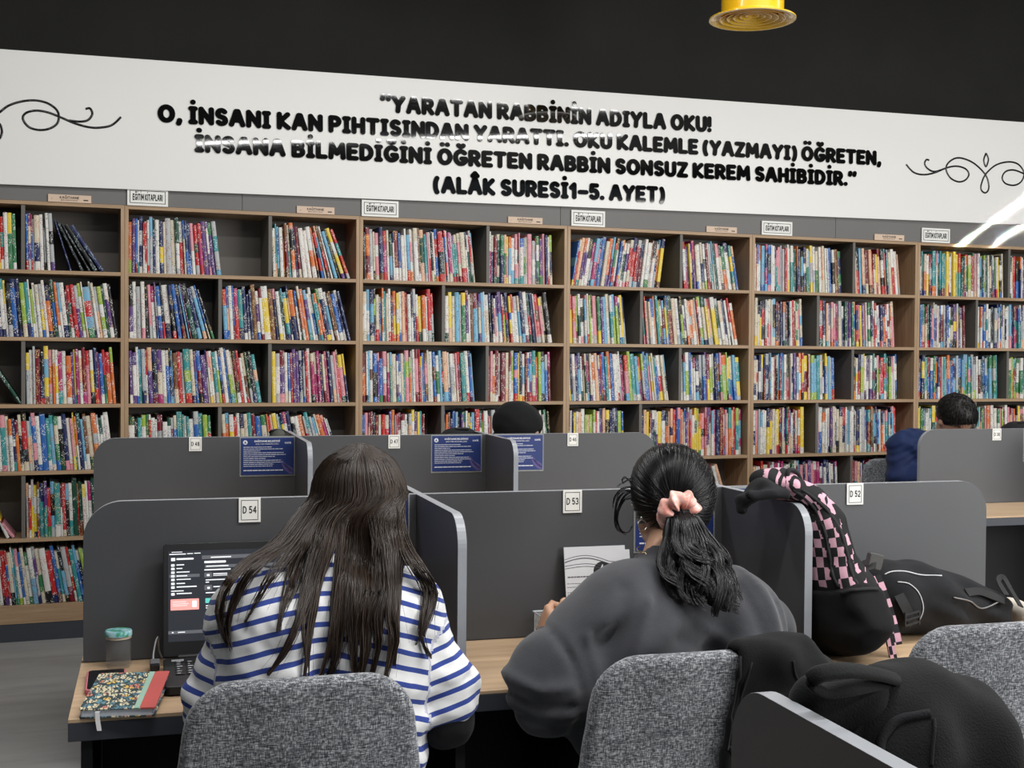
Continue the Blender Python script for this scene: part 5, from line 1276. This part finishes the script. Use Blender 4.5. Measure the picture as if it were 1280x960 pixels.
# ponytail
us2 = np.linspace(1.0, 1.40, 41); zs2 = np.linspace(.80, 1.02, 45); BS2 = back_surface(sweat, us2, zs2)
def bsv2(u, z):
    i = int(np.clip(round((u-1.0)/.01), 0, 40)); j = int(np.clip(round((z-.80)/.005), 0, 44)); return BS2[i, j]
cl = spl([S2+v3(0, .01, 0), S2+v3(.004, -.030, -.012), v3(1.176, -.538, 1.060), v3(1.180, -.580, 1.005), v3(1.187, -.610, .965), v3(1.198, -.628, .940)], 26)
wd_ = np.interp(np.linspace(0, 1, 26), [0, .12, .3, .55, .8, 1], [.016, .026, .046, .066, .066, .046])
pp = []; rd = []; vl = []
lks = []
for i in range(46):
    a = rr3.uniform(0, 2*math.pi); b = math.sqrt(rr3.random()); lks.append((a, b, rr3.uniform(0, 6.3), rr3.uniform(.009, .020), rr3.uniform(.80, 1.0), rr3.random(), rr3.choice((-1, 1))))
for (a, b, ph_, am, ln, cv, hd_) in lks:
    for q in range(34):
        a2 = a+rr3.gauss(0, .09); b2 = min(1, max(0, b+rr3.gauss(0, .05))); N = 26; t = np.linspace(0, 1, N); last = ln+rr3.uniform(-.04, .04)
        tt = t*last; C_ = np.stack([np.interp(tt, t, cl[:, k]) for k in range(3)], 1); W_ = np.interp(tt, t, wd_)
        x = W_*b2*math.cos(a2); y = W_*b2*math.sin(a2)*.62
        cu = am*np.clip((t-.28)/.4, 0, 1); th = ph_+hd_*t*11
        P = C_+np.stack([x+cu*np.cos(th), -np.abs(y)*.25+y*.75+cu*np.sin(th)*.8, np.zeros(N)+cu*.7*np.sin(th+1)], 1)
        for i in range(N):
            vb = bsv2(P[i, 0], P[i, 2])
            if vb < 5: P[i, 1] = min(P[i, 1], vb-.004-.006*(1-b2))
        pp.append(P); rd.append(rr3.uniform(.0010, .0018)); vl.append(np.clip(cv*.6+rr3.random()*.4, 0, 1)**1.3)
strands(W2, 'ponytail', pp, rd, BLACKH, 4, vl)
# wisps at the left temple
wp = []
tl = onhead((-.92, .35, .10), .004)
for (P) in ([(0, 0, 0), (-.018, .0, -.012), (-.030, 0, -.045), (-.026, 0, -.075), (-.006, 0, -.082), (.004, 0, -.070)], [(0, 0, .01), (-.02, 0, .006), (-.036, 0, -.012), (-.040, 0, -.03)], [(0, 0, .02), (-.012, 0, .030), (-.020, 0, .026), (-.016, 0, .018)], [(0, 0, .004), (-.022, 0, -.004), (-.034, 0, -.03), (-.031, 0, -.07), (-.012, 0, -.086)], [(0, 0, -.01), (-.02, 0, -.02), (-.03, 0, -.055), (-.022, 0, -.078)], [(.004, 0, .03), (-.014, 0, .022), (-.03, 0, .012)]):
    for q in range(5): wp.append(spl([tl+v3(*p)+v3(rr3.gauss(0, .0012), rr3.gauss(0, .003), rr3.gauss(0, .0012)) for p in P], 18))
strands(W2, 'loose_hair', wp, [.0011]*len(wp), BLACKH, 4)
# scrunchie: a ruffled satin ring
k = NT('pink_satin', .35, .5); n_ = k.noise(k.coord(), 40, 3); k.base(k.ramp(n_, (.35, (.62, .22, .17)), (.52, (.80, .40, .33)), (.66, (.84, .62, .56)))); k.b.inputs['Sheen Weight'].default_value = .3; PSAT = k.M
V = []; F = []; NU, NV = 96, 16; ax = nrmv(v3(.08, -.92, -.38)); e1 = nrmv(np.cross(ax, (0, 0, 1))); e2 = np.cross(e1, ax)
for i in range(NU):
    a = 2*math.pi*i/NU; c_ = S2+ax*.016+(e1*math.cos(a)+e2*math.sin(a))*.026; dr = e1*math.cos(a)+e2*math.sin(a)
    for j in range(NV):
        b = 2*math.pi*j/NV; rr_2 = .0170+.0026*math.sin(a*7+math.sin(b)*1.5)+.0016*math.sin(a*13+b*2+1)
        V.append(c_+dr*rr_2*1.05*math.cos(b)+ax*rr_2*1.0*math.sin(b)+ax*.0035*math.sin(a*9))
for i in range(NU):
    for j in range(NV): F.append((i*NV+j, i*NV+(j+1) % NV, ((i+1) % NU)*NV+(j+1) % NV, ((i+1) % NU)*NV+j))
build('scrunchie', (V, F), PSAT, W2, smooth=True)
# earrings and necklace
Rh = head_frame(J['face']); ear = J['head']+Rh@np.array((-.080, -.006, -.040))
build('hoop_earring', G().tube([ear+v3(.009*math.cos(q)-.002, .004*math.sin(q*1), -.008+.010*math.sin(q)) for q in np.linspace(0, 2*math.pi, 22)[:-1]], .0012, 6, closed=True), STEEL, W2, smooth=True)
build('ear_stud', G().lathe([(0, -.003), (.0025, -.002), (.003, 0), (.0025, .002), (0, .003)], ear+v3(-.004, 0, .006), 10), STEEL, W2, smooth=True)
nk = []
for q in np.linspace(math.pi*.72, math.pi*2.0, 26): nk.append(v3(1.168+.0555*math.cos(q), -.450+.0555*math.sin(q)*.98, 1.024+.004*math.sin(q)-.010*math.cos(q)*0))
build('necklace', G().tube(nk, .0011, 6), GOLD, W2, smooth=True)
# pen in the left hand
pen = thing('pen', 'pen held in the left hand of the woman with ponytail', 'pen', (1.06, -.13, .80), FA)
build('barrel', G().tube([v3(1.066, -.150, .845), v3(1.072, -.118, .790)], .0040, 10), mat('lilac_plastic', (.42, .32, .50), .3, .5, noise=.05), pen, autosm=.8)
build('tip', G().tube([v3(1.072, -.118, .790), v3(1.0745, -.1045, .7660)], [.0036, .0008], 10), STEEL, pen, autosm=.8)

# ------------------------------------------------------------------ people behind the second row
def far_person(label, J, base, m, name, extra=None, h=.011):
    t = thing('person', label, 'person', base, FB); J['h'] = h; dirs(J, v3(0, -1, 0)); add_body(t, J); trousers(t, J, DENIM, .014); shoes(t, J, BLACKPL)
    def f(p):
        d = cone(p, J['hipL'], J['shL']*.82+J['shR']*.18, .128, .105); d = smin(d, cone(p, J['hipR'], J['shR']*.82+J['shL']*.18, .128, .105), .07); d = smin(d, cone(p, J['shL'], J['shR'], .068, .068), .05); d = smin(d, cone(p, J['neck']-v3(0, 0, .03), J['neck']+v3(0, 0, .02), .075, .062), .04)
        for s in 'LR': d = smin(d, cone(p, J['sh'+s], J['el'+s], .072, .062), .04); d = smin(d, cone(p, J['el'+s], J['el'+s]*.12+J['wr'+s]*.88, .060, .044), .03)
        return d+.0045*np.sin(p[:, 2]*75+p[:, 0]*60+2.5*np.sin(p[:, 0]*35))+.003*np.sin(p[:, 2]*140-p[:, 0]*120+2*np.sin(p[:, 2]*40))+wob(p, .003, 40)
    P = np.array([J[k] for k in ('hipL', 'hipR', 'shL', 'shR', 'elL', 'elR', 'wrL', 'wrR', 'neck')]); garment(t, name, f, P.min(0)-.17, P.max(0)+.15, m, .0085)
    return t
def sit(u, v, lean=0):
    return dict(hipR=v3(u-.09, v+.06, .58), hipL=v3(u+.09, v+.06, .58), knR=v3(u-.10, v-.34, .54), knL=v3(u+.10, v-.34, .54), anR=v3(u-.10, v-.36, .085), anL=v3(u+.10, v-.36, .085), shR=v3(u-.165, v, .95), shL=v3(u+.165, v, .95), elR=v3(u-.22, v-.06, .83), elL=v3(u+.22, v-.06, .83),
                wrR=v3(u-.09, v-.29, .825), wrL=v3(u+.09, v-.29, .825), hdR=v3(.3, -.95, -.1), hdL=v3(-.3, -.95, -.1), neck=v3(u, v-.03, 1.0), skin=(.56, .34, .24))
J = sit(1.90, .60); J.update(head=v3(1.903, .500, 1.085), face=v3(.80, -.55, -.28), skin=(.62, .38, .30)); HJ = far_person('seated person in a black headscarf, only the head showing over the second divider', J, (1.90, .6, 0), BLACKSOFT, 'dark_coat')
Rj = head_frame(J['face'])
def scarf(p):
    c = J['head']; q = (p-c)@Rj
    d = ell(p, c+Rj@np.array((0, -.014, .020)), v3(.098, .116, .104), Rj); d = smin(d, cone(p, c+v3(0, .02, -.09), J['neck']+v3(0, .02, -.03), .090, .125), .05)
    fc = ell(p, c+Rj@np.array((0, .115, -.035)), v3(.054, .075, .070), Rj)
    return smax(d, -fc, .01)+wob(p, .0022, 55)
garment(HJ, 'headscarf', scarf, J['head']-v3(.2, .2, .26), J['head']+v3(.2, .2, .16), BLACKSOFT, .008)
J = sit(4.06, .60); J.update(head=v3(4.145, .500, 1.105), face=v3(.14, -.64, -.76), elR=v3(3.885, .56, .835), shR=v3(3.925, .60, .965), shL=v3(4.25, .58, .95), neck=v3(4.13, .555, 1.0), elL=v3(4.33, .50, .83), wrL=v3(4.20, .28, .825), wrR=v3(3.99, .29, .825))
NAVYC = mat('navy_quilted_nylon', (.0075, .020, .080), .65, .25, noise=.25, nscale=25, bump=.25, bscale=300, sheen=.04)
MN = far_person('seated person in a navy jacket with short dark hair, behind the D 38 divider', J, (4.06, .6, 0), NAVYC, 'navy_jacket')
DARKH = hair_mat('short_dark_hair', (.0040, .0034, .0032), (.016, .012, .010), .42)
def short_hair(root, J, m, n=900, tail=.012):
    Rm = head_frame(J['face']); hc = J['head']+Rm@np.array((0, -.016, .026)); hr_ = v3(.086, .106, .104)
    def f(p):
        q = (p-hc)@Rm; d = ell(p, hc, hr_, Rm); return smax(smax(d, q[:, 1]*.75-q[:, 2]*.55-.045, .012), -(q[:, 2]+.055)+np.minimum(0, q[:, 1])*.35, .02)
    garment(root, 'hair_cap', f, hc-.17, hc+.17, m, .008)
    crown = nrmv(v3(.15, -.45, .88)); ps = []; rd = []
    for _ in range(n):
        dv = nrmv(v3(rr3.gauss(0, 1), rr3.gauss(-.25, .8), abs(rr3.gauss(.2, .7))))
        if dv[1]*.75-dv[2]*.55 > .36: continue
        tn = nrmv(dv-crown*(dv@crown)*1.0-dv*.15+v3(rr3.gauss(0, .15), rr3.gauss(0, .15), 0)); tn = tn-dv*(tn@dv); tn = nrmv(tn); P = []
        for t in np.linspace(0, 1, 6):
            e = nrmv(dv+tn*t*.32); P.append(hc+Rm@(e*(hr_+.001+.006*math.sin(t*2.4))))
        ps.append(np.array(P)); rd.append(rr3.uniform(.0012, .002))
    strands(root, 'hair', ps, rd, m, 3)
short_hair(MN, J, DARKH)
J = sit(4.74, .62); J.update(head=v3(4.742, .530, 1.075), face=v3(-.25, -.85, -.4)); P4 = far_person('dark-haired person at the right photo edge, mostly outside the frame', J, (4.74, .62, 0), BLACKSOFT, 'dark_top', h=.013)
short_hair(P4, J, DARKH, 500)

# ================================================================== bags and coats
# the checkered backpack hooked over the D 53 divider --------------------------
CB_ = thing('backpack', 'pink and black checkered backpack propped against the divider right of the ponytail', 'backpack', (1.58, -.30, ZD), FA)
k = NT('checkered_canvas', .8, .2); q_ = k.attr('Across').outputs['Fac']; s_ = k.attr('Along').outputs['Fac']
jit = k.math('MULTIPLY', k.noise(k.coord(), 22, 2), .14)
ck = k.math('PINGPONG', k.math('ADD', k.math('FLOOR', k.math('ADD', q_, jit)), k.math('FLOOR', k.math('ADD', s_, jit))), 1.0)
wv_ = k.noise(k.coord(), 900, 2)
chk = k.mix(k.math('GREATER_THAN', ck, .5), k.mix(wv_, (.010, .010, .011), (.022, .022, .024)), k.mix(wv_, (.50, .27, .34), (.70, .42, .50)))
bl_ = k.attr('Panel').outputs['Fac']
k.base(k.mix(k.math('GREATER_THAN', bl_, .5), (.014, .014, .015), chk)); k.bump(wv_, .3, .001); CHECK = k.M
sp_ = [v3(1.474, -.30, 1.138), v3(1.510, -.30, 1.130), v3(1.556, -.29, 1.094), v3(1.576, -.28, 1.050), v3(1.584, -.28, 1.0), v3(1.591, -.28, .95), v3(1.613, -.28, .905), v3(1.630, -.28, .854)]
sr_ = [.026, .032, .044, .058, .066, .072, .084, .090]
def bagf(p):
    q = p.copy(); q[:, 1] = (q[:, 1]+.28)*.46-.28; d = None
    for i in range(len(sp_)-1):
        a = sp_[i].copy(); b = sp_[i+1].copy(); a[1] = b[1] = -.28; e = cone(q, a, b, sr_[i], sr_[i+1]); d = e if d is None else smin(d, e, .012)
    d = smax(d, -(p[:, 2]-ZD-.0006), .008); d = smax(d, -rbox(p, (1.3, -.2, .60), (.2225, .60, .4995), .002), .002)
    return d+wob(p, .0022, 48, .4)
o, V, F = garment(CB_, 'main_compartment', bagf, (1.42, -.50, .75), (1.72, -.06, 1.19), CHECK, .0055)
cl = np.array(crom(sp_, 14)); cr = np.interp(np.linspace(0, 1, len(cl)), np.linspace(0, 1, len(sr_)), sr_); tn_ = np.gradient(cl, axis=0); sl_ = np.concatenate([[0], np.cumsum(np.linalg.norm(np.diff(cl, axis=0), axis=1))])
near = np.argmin(((V[:, None, [0, 2]]-cl[None, :, [0, 2]])**2).sum(2), 1)
nx_ = np.stack([-tn_[:, 2], tn_[:, 0]], 1); nx_ /= np.linalg.norm(nx_, axis=1)[:, None]
lat = ((V[:, [0, 2]]-cl[near][:, [0, 2]])*nx_[near]).sum(1)/cr[near]
dd_ = ((V[:, None, [0, 2]]-cl[None, :, [0, 2]])**2).sum(2); ww_ = np.exp(-(dd_-dd_.min(1)[:, None])/(2*.022**2)); ww_ /= ww_.sum(1)[:, None]; ssm = ww_@sl_; cum = ww_@cl[:, 0]; crm = ww_@cr
wv2 = (V[:, 0]-cum)*.86-(V[:, 1]+.28)*.5            # position across the bag's broad side
qq = (wv2-.008)/(1.37*crm-.008)
pan = ((qq > -.6) & (qq < .34)) | ((qq > .50) & (qq < .79)) | ((qq > .93) & (qq < 1.0)); pan &= V[:, 2] > .925
fattr(o, 'Across', wv2/.0150+20); fattr(o, 'Along', ssm/.0205+20); fattr(o, 'Panel', pan.astype(float))
for qv in (.42, .86):        # zips running along the bag
    L = []
    for i in range(16, len(cl)-22, 3):
        c_ = v3(cl[i][0], -.28, cl[i][2]); w2 = .008+qv*(1.37*cr[i]-.008); tt_ = np.linspace(-.25, .1, 90); Q = c_+v3(.86, -.5, 0)*w2+tt_[:, None]*v3(.5, .86, 0); j = np.argmax(bagf(Q) < 0)
        if bagf(Q[j:j+1])[0] < 0 and cl[i][2] > .93: L.append(Q[j]+v3(-.0005, -.001, 0))
    build('zip', G().tube(L, .0042, 6, flat=.5, up=(0, 1, 0)), WEB, CB_, smooth=True)
MESHM = mat('black_mesh_fabric', (.0085, .0085, .009), .7, .3, noise=.4, nscale=60, bump=.6, bscale=1500)
def pocket(p): return smax(smax(smax(smax(bagf(p)-.006, p[:, 2]-.928-.012*np.sin(p[:, 0]*40), .004), p[:, 1]+.26, .004), ZD+.0012-p[:, 2], .003), 1.524-p[:, 0], .003)
garment(CB_, 'mesh_pocket', pocket, (1.46, -.50, .75), (1.72, -.20, .97), MESHM, .0055)
build('pocket_hem', G().tube(push(pocket, [v3(x, -.46, .926) for x in np.linspace(1.540, 1.640, 9)], .001), .004, 6), WEB, CB_, smooth=True)
def pad(p):
    q = p.copy(); q[:, 1] = (q[:, 1]+.31)*.45-.31
    d = smin(cone(q, v3(1.515, -.31, 1.134), v3(1.452, -.31, 1.130), .017, .016), cone(q, v3(1.452, -.31, 1.130), v3(1.408, -.31, 1.102), .016, .012), .012)
    d = smin(d, cone(q, v3(1.408, -.31, 1.102), v3(1.402, -.31, 1.080), .011, .010), .01); e = rbox(p, (1.44, -.36, 1.118), (.05, .012, .010), .006, None)
    return smin(d, e, .012)+wob(p, .0022, 85)
garment(CB_, 'shoulder_pad', pad, (1.36, -.42, 1.05), (1.55, -.20, 1.19), BLACKCLOTH, .006)
def ribbon(path, w_, nrm_, t=.0035):
    P = [np.array(p, float) for p in crom(path, 8)]; V = []; F = []; n = len(P); nn = nrmv(nrm_)
    for i in range(n):
        tg = nrmv(P[min(i+1, n-1)]-P[max(i-1, 0)]); sd_ = nrmv(np.cross(tg, nn)); up_ = np.cross(sd_, tg)
        for (a, b) in ((-1, -1), (1, -1), (1, 1), (-1, 1)): V.append(P[i]+sd_*w_/2*a+up_*t/2*b)
    for i in range(n-1):
        for j in range(4): F.append((i*4+j, i*4+(j+1) % 4, (i+1)*4+(j+1) % 4, (i+1)*4+j))
    F += [(3, 2, 1, 0), tuple((n-1)*4+j for j in range(4))]
    return np.array(V), F, P
def check_ribbon(name, path, w_, nrm_):
    V, F, P = ribbon(path, w_, nrm_, .006); o = build(name, (V, F), CHECK, CB_); n = len(P)
    s = np.concatenate([[0], np.cumsum(np.linalg.norm(np.diff(np.array(P), axis=0), axis=1))]); fattr(o, 'Along', np.repeat(s/.0185+20, 4)); fattr(o, 'Across', np.tile(np.array([-.99, .99, .99, -.99])+21, n)); fattr(o, 'Panel', np.ones(4*n)); return o
ix = lambda X, Y, v: inframe(FA, 900+X/3.368, 560+Y/3.368, v)
check_ribbon('shoulder_strap', [ix(648, 540, -.33), ix(676, 610, -.345), ix(706, 700, -.36), ix(728, 780, -.375), ix(738, 830, -.38)], .030, (-.1, -1, .1))
check_ribbon('strap_end', [ix(712, 800, -.386), ix(722, 850, -.39), ix(733, 902, -.395)], .016, (-.1, -1, .1))
P = ix(645, 475, -.30); build('strap_clip', G().prism(rrect(-.017, .017, -.017, .017, .005), lambda a, b, q: (P[0]+a+b*.25, P[1]+q, P[2]+b-a*.25), -.012, .004), mat('grey_leather', (.055, .055, .052), .4, .5, noise=.2), CB_, bevel=.002)
build('clip_link', G().tube([ix(600, 520, -.33), ix(640, 505, -.325), P], .009, 6, flat=.3), WEB, CB_, smooth=True)
build('grab_loop', G().tube(crom([v3(1.500, -.33, 1.150), v3(1.505, -.33, 1.166), v3(1.530, -.32, 1.158), v3(1.548, -.31, 1.125)], 6), .0055, 8), WEB, CB_, smooth=True)
# the black backpack lying on the desk -------------------------------------------
BB = thing('backpack', 'black backpack lying on the desk under the D 52 sign, pale piping and buckle', 'backpack', (2.0, -.16, ZD), FA)
def lie(p):
    q = p.copy(); q[:, 1] = (q[:, 1]+.17)*.72-.17
    d = cone(q, v3(1.845, -.17, .850), v3(1.93, -.17, .842), .086, .080); d = smin(d, cone(q, v3(1.93, -.17, .842), v3(2.125, -.17, .805), .078, .052), .03)
    d = smax(d, -(p[:, 2]-ZD-.0006), .006)
    return d+.0045*np.sin(p[:, 0]*55+p[:, 2]*60+2*np.sin(p[:, 2]*30))*np.clip((p[:, 0]-1.86)*8, 0, 1)+wob(p, .003, 36, .2)
garment(BB, 'main_compartment', lie, (1.70, -.34, .75), (2.24, .02, .97), BLACKCLOTH, .007)
ib = lambda px, py, v: inframe(FA, px, py, v)
top = push(lie, [ib(x, y, -.24) for x, y in ((1101, 706), (1115, 711), (1130, 717), (1150, 722), (1172, 727))], .001); build('piping', G().tube(crom(top, 5), .0016, 6), PIPE, BB, smooth=True)
t2 = push(lie, [ib(x, y, -.28) for x, y in ((1122, 722), (1138, 728), (1148, 742), (1152, 760), (1150, 778))], .001); build('piping', G().tube(crom(t2, 5), .0014, 6), PIPE, BB, smooth=True)
t3 = push(lie, [ib(x, y, -.28) for x, y in ((1190, 746), (1215, 750), (1240, 753), (1266, 755))], .001); build('zip', G().tube(crom(t3, 5), .0020, 6), mat('dull_zip', (.20, .20, .205), .4, .5, metal=.6, noise=.2), BB, smooth=True)
V, F, _p = ribbon(push(lie, [ib(x, y, -.30) for x, y in ((1124, 740), (1132, 758), (1140, 775), (1146, 790))], .004), .024, (-.1, -1, .25), .003); build('strap', (V, F), WEB, BB)
P = push(lie, [ib(1141, 774, -.30)], .007)[0]
g = G()
for b in (-.012, 0, .012): g.tube([P+v3(-.018, 0, b-.004), P+v3(.018, 0, b+.004)], .0028, 6)
for a in (-.018, .018): g.tube([P+v3(a, 0, -.014), P+v3(a, 0, .014)], .0028, 6)
build('buckle', g, BLACKPL, BB)
V, F, _p = ribbon(push(lie, [ib(x, y, -.26) for x, y in ((1213, 738), (1232, 741), (1250, 744), (1264, 746))], .003), .020, (0, -.8, .6), .003); build('strap', (V, F), WEB, BB)
V, F, _p = ribbon([ib(1258, 744, -.24), ib(1248, 726, -.20), ib(1254, 722, -.18), ib(1264, 738, -.22), ib(1276, 758, -.28)], .014, (0, -1, .3), .003); build('strap_loop', (V, F), WEB, BB)
CR_ = thing('cloth', 'cream coloured cloth at the right photo edge, behind the black backpack', 'cloth', (2.20, -.17, ZD), FA)
def crf(p): return smax(rbox(p, (2.212, -.20, .790), (.036, .085, .030), .022)+wob(p, .004, 60), -(p[:, 2]-ZD-.0006), .004)
garment(CR_, 'folds', crf, (2.15, -.31, .755), (2.27, -.09, .84), mat('cream_cotton', (.55, .50, .43), .9, .15, noise=.12, nscale=30, bump=.2, bscale=400), .007)
# jacket on the second chair --------------------------------------------------------
JK = thing('jacket', 'black jacket hung over the right half of a grey chair back', 'jacket', (1.22, -.76, .46), FA)
C2 = v3(1.094, -.515, 0)
def cb2(p): return chair_back(p-C2)
def jack(p):
    d = cb2(p)-.018-.009*np.sin(p[:, 0]*62+p[:, 2]*9)*np.clip((.90-p[:, 2])*9, .15, 1)
    left = 1.128+.055*np.clip((p[:, 2]-.60)/.25, -1.2, 1)*.5+.035*np.clip((p[:, 2]-.76)*8, 0, 1)*.4
    d = smax(d, left-p[:, 0], .012)
    sl = smin(cone(p, v3(1.262, -.765, .872), v3(1.316, -.745, .830), .046, .050), cone(p, v3(1.316, -.745, .830), v3(1.330, -.740, .58), .052, .060), .04)
    d = smin(d, sl, .03); d = smin(d, cone(p, v3(1.172, -.760, .898), v3(1.30, -.752, .893), .012, .024), .02)
    d = d+wob(p, .0045, 52, 1.9)
    return smax(smax(d, -(cb2(p)-.0015), .003), .47-p[:, 2], .01)
garment(JK, 'shell', jack, (1.02, -.92, .45), (1.46, -.60, .99), BLACKSOFT, .0075)
hem = push(jack, [v3(1.155-.0*z_, -.85, z_) for z_ in np.linspace(.895, .56, 14)], .001)
for dx in (.0, .014): build('hem_seam', G().tube([h+v3(dx, -.0005, 0) for h in push(jack, [v3(np.interp(z_, [.56, .76, .895], [1.118, 1.135, 1.150])+dx, -.86, z_) for z_ in np.linspace(.89, .52, 16)], .0008)], .0026, 6), BLACKCLOTH, JK, smooth=True)
sl2 = push(jack, [v3(x, -.86, z_) for x, z_ in ((1.252, .885), (1.258, .84), (1.266, .79), (1.270, .72), (1.272, .64))], .0008); build('sleeve_seam', G().tube(crom(sl2, 5), .0022, 6), BLACKCLOTH, JK, smooth=True)
# black bag at the lower right, on the nearest desk -----------------------------------
vb_ = -1.72
NB = thing('backpack', 'black backpack at bottom right, on the nearest desk behind its divider', 'backpack', (.90, vb_, ZD), FA)
il = lambda px, py, v=vb_: inframe(FA, px, py, v)
pa_, pb_, pc_, pd_ = il(1110, 878), il(1165, 885), il(1190, 940), il(1090, 960)
def nbag(p):
    q = p.copy(); q[:, 1] = (q[:, 1]-vb_)*.8+vb_
    d = cone(q, pa_, pb_, .030, .032); d = smin(d, cone(q, pb_, pc_, .034, .042), .03); d = smin(d, cone(q, pa_, pd_, .034, .050), .03); d = smin(d, cone(q, pc_, v3(pc_[0]-.005, vb_, .82), .050, .058), .04); d = smin(d, cone(q, pd_, v3(pd_[0]-.010, vb_, .82), .052, .058), .05); d = smin(d, cone(q, pd_, pc_, .052, .050), .04)
    d = smax(d, -(p[:, 2]-ZD-.0006), .006)
    return d+.0034*np.sin(p[:, 0]*80-p[:, 2]*95+2*np.sin(p[:, 2]*35))+wob(p, .0016, 70, 2.1)
garment(NB, 'main_compartment', nbag, (.66, -1.86, .75), (1.08, -1.58, 1.15), BLACKSOFT, .0048)
fl = push(nbag, [il(x, y, -1.80) for x, y in ((1105, 935), (1118, 912), (1140, 893), (1163, 880), (1172, 874))], .0006); build('flap_seam', G().tube(crom(fl, 6), .0042, 8, flat=.6), BLACKCLOTH, NB, smooth=True)
fl = push(nbag, [il(x, y, -1.80) for x, y in ((1062, 930), (1066, 905), (1082, 880), (1110, 862))], .0006); build('flap_seam', G().tube(crom(fl, 6), .0016, 6), BLACKCLOTH, NB, smooth=True)
fl = push(nbag, [il(x, y, -1.80) for x, y in ((1172, 885), (1170, 905), (1168, 935), (1164, 958))], .0006); build('side_seam', G().tube(crom(fl, 6), .0018, 6), BLACKCLOTH, NB, smooth=True)
hl = [il(x, y, v) for x, y, v in ((1128, 852, -1.735), (1098, 843, -1.76), (1060, 838, -1.78), (1026, 842, -1.785), (1014, 853, -1.78), (1030, 863, -1.775), (1062, 860, -1.77), (1095, 854, -1.75), (1130, 853, -1.73))]
build('handle_loop', G().tube(crom(hl, 6), .0085, 10, flat=.55, up=(0, -.6, .8)), BLACKSOFT, NB, smooth=True)
def hood(p): return smin(cone(p, il(1020, 862, -1.74), il(1075, 872, -1.735), .014, .026), cone(p, il(1012, 885, -1.73), il(1060, 900, -1.73), .022, .030), .02)+wob(p, .002, 80)
garment(NB, 'top_fold', hood, (.70, -1.84, .95), (.96, -1.64, 1.16), BLACKSOFT, .005)
st_ = [il(x, y, v) for x, y, v in ((1178, 905, -1.70), (1212, 925, -1.70), (1240, 958, -1.71), (1262, 1000, -1.72))]; V, F, _p = ribbon(st_, .012, (-.6, -.5, .6), .003); build('shoulder_strap', (V, F), WEB, NB)
# two bags standing on the far side of the second desk ------------------------------------
def dome(label, px0, px1, py, v, m):
    a = inframe(FB, px0, py+6, v); b = inframe(FB, px1, py+6, v); tp = inframe(FB, (px0+px1)/2, py, v)[2]; u = (a[0]+b[0])/2; w_ = (b[0]-a[0])/2
    t = thing('backpack', label, 'backpack', (u, v, ZD), FB)
    def f(p): return smax(rbox(p, (u, v, (tp+ZD)/2), (w_*1.15, .075, (tp-ZD)/2), min(w_*1.1, .074))+wob(p, .003, 45), -(p[:, 2]-ZD-.0006), .004)
    garment(t, 'body', f, (u-w_*1.4-.02, v-.11, ZD-.02), (u+w_*1.4+.02, v+.11, tp+.03), m, .008)
    def pk(p): return rbox(p, (u, v+.078, ZD+.10), (w_*.85, .022, .085), .02)
    garment(t, 'front_pocket', pk, (u-w_*1.2, v+.04, ZD), (u+w_*1.2, v+.12, ZD+.21), m, .008)
    build('grab_loop', G().tube(crom([(u-.03, v-.02, tp-.012), (u-.02, v-.035, tp-.003), (u+.02, v-.035, tp-.003), (u+.03, v-.02, tp-.012)], 6), .005, 6), WEB, t, smooth=True)
dome('dark backpack top peeking over the divider, left of the black headscarf', 550, 600, 534.5, .22, BLACKCLOTH)
dome('olive grey bag top peeking over the D 48 divider', 338, 354, 536.5, .22, mat('olive_grey_canvas', (.075, .078, .068), .85, .2, noise=.25, nscale=40))
dome('black bag top peeking over the D 38 divider at the right photo edge', 1256, 1292, 526.5, .22, BLACKCLOTH)
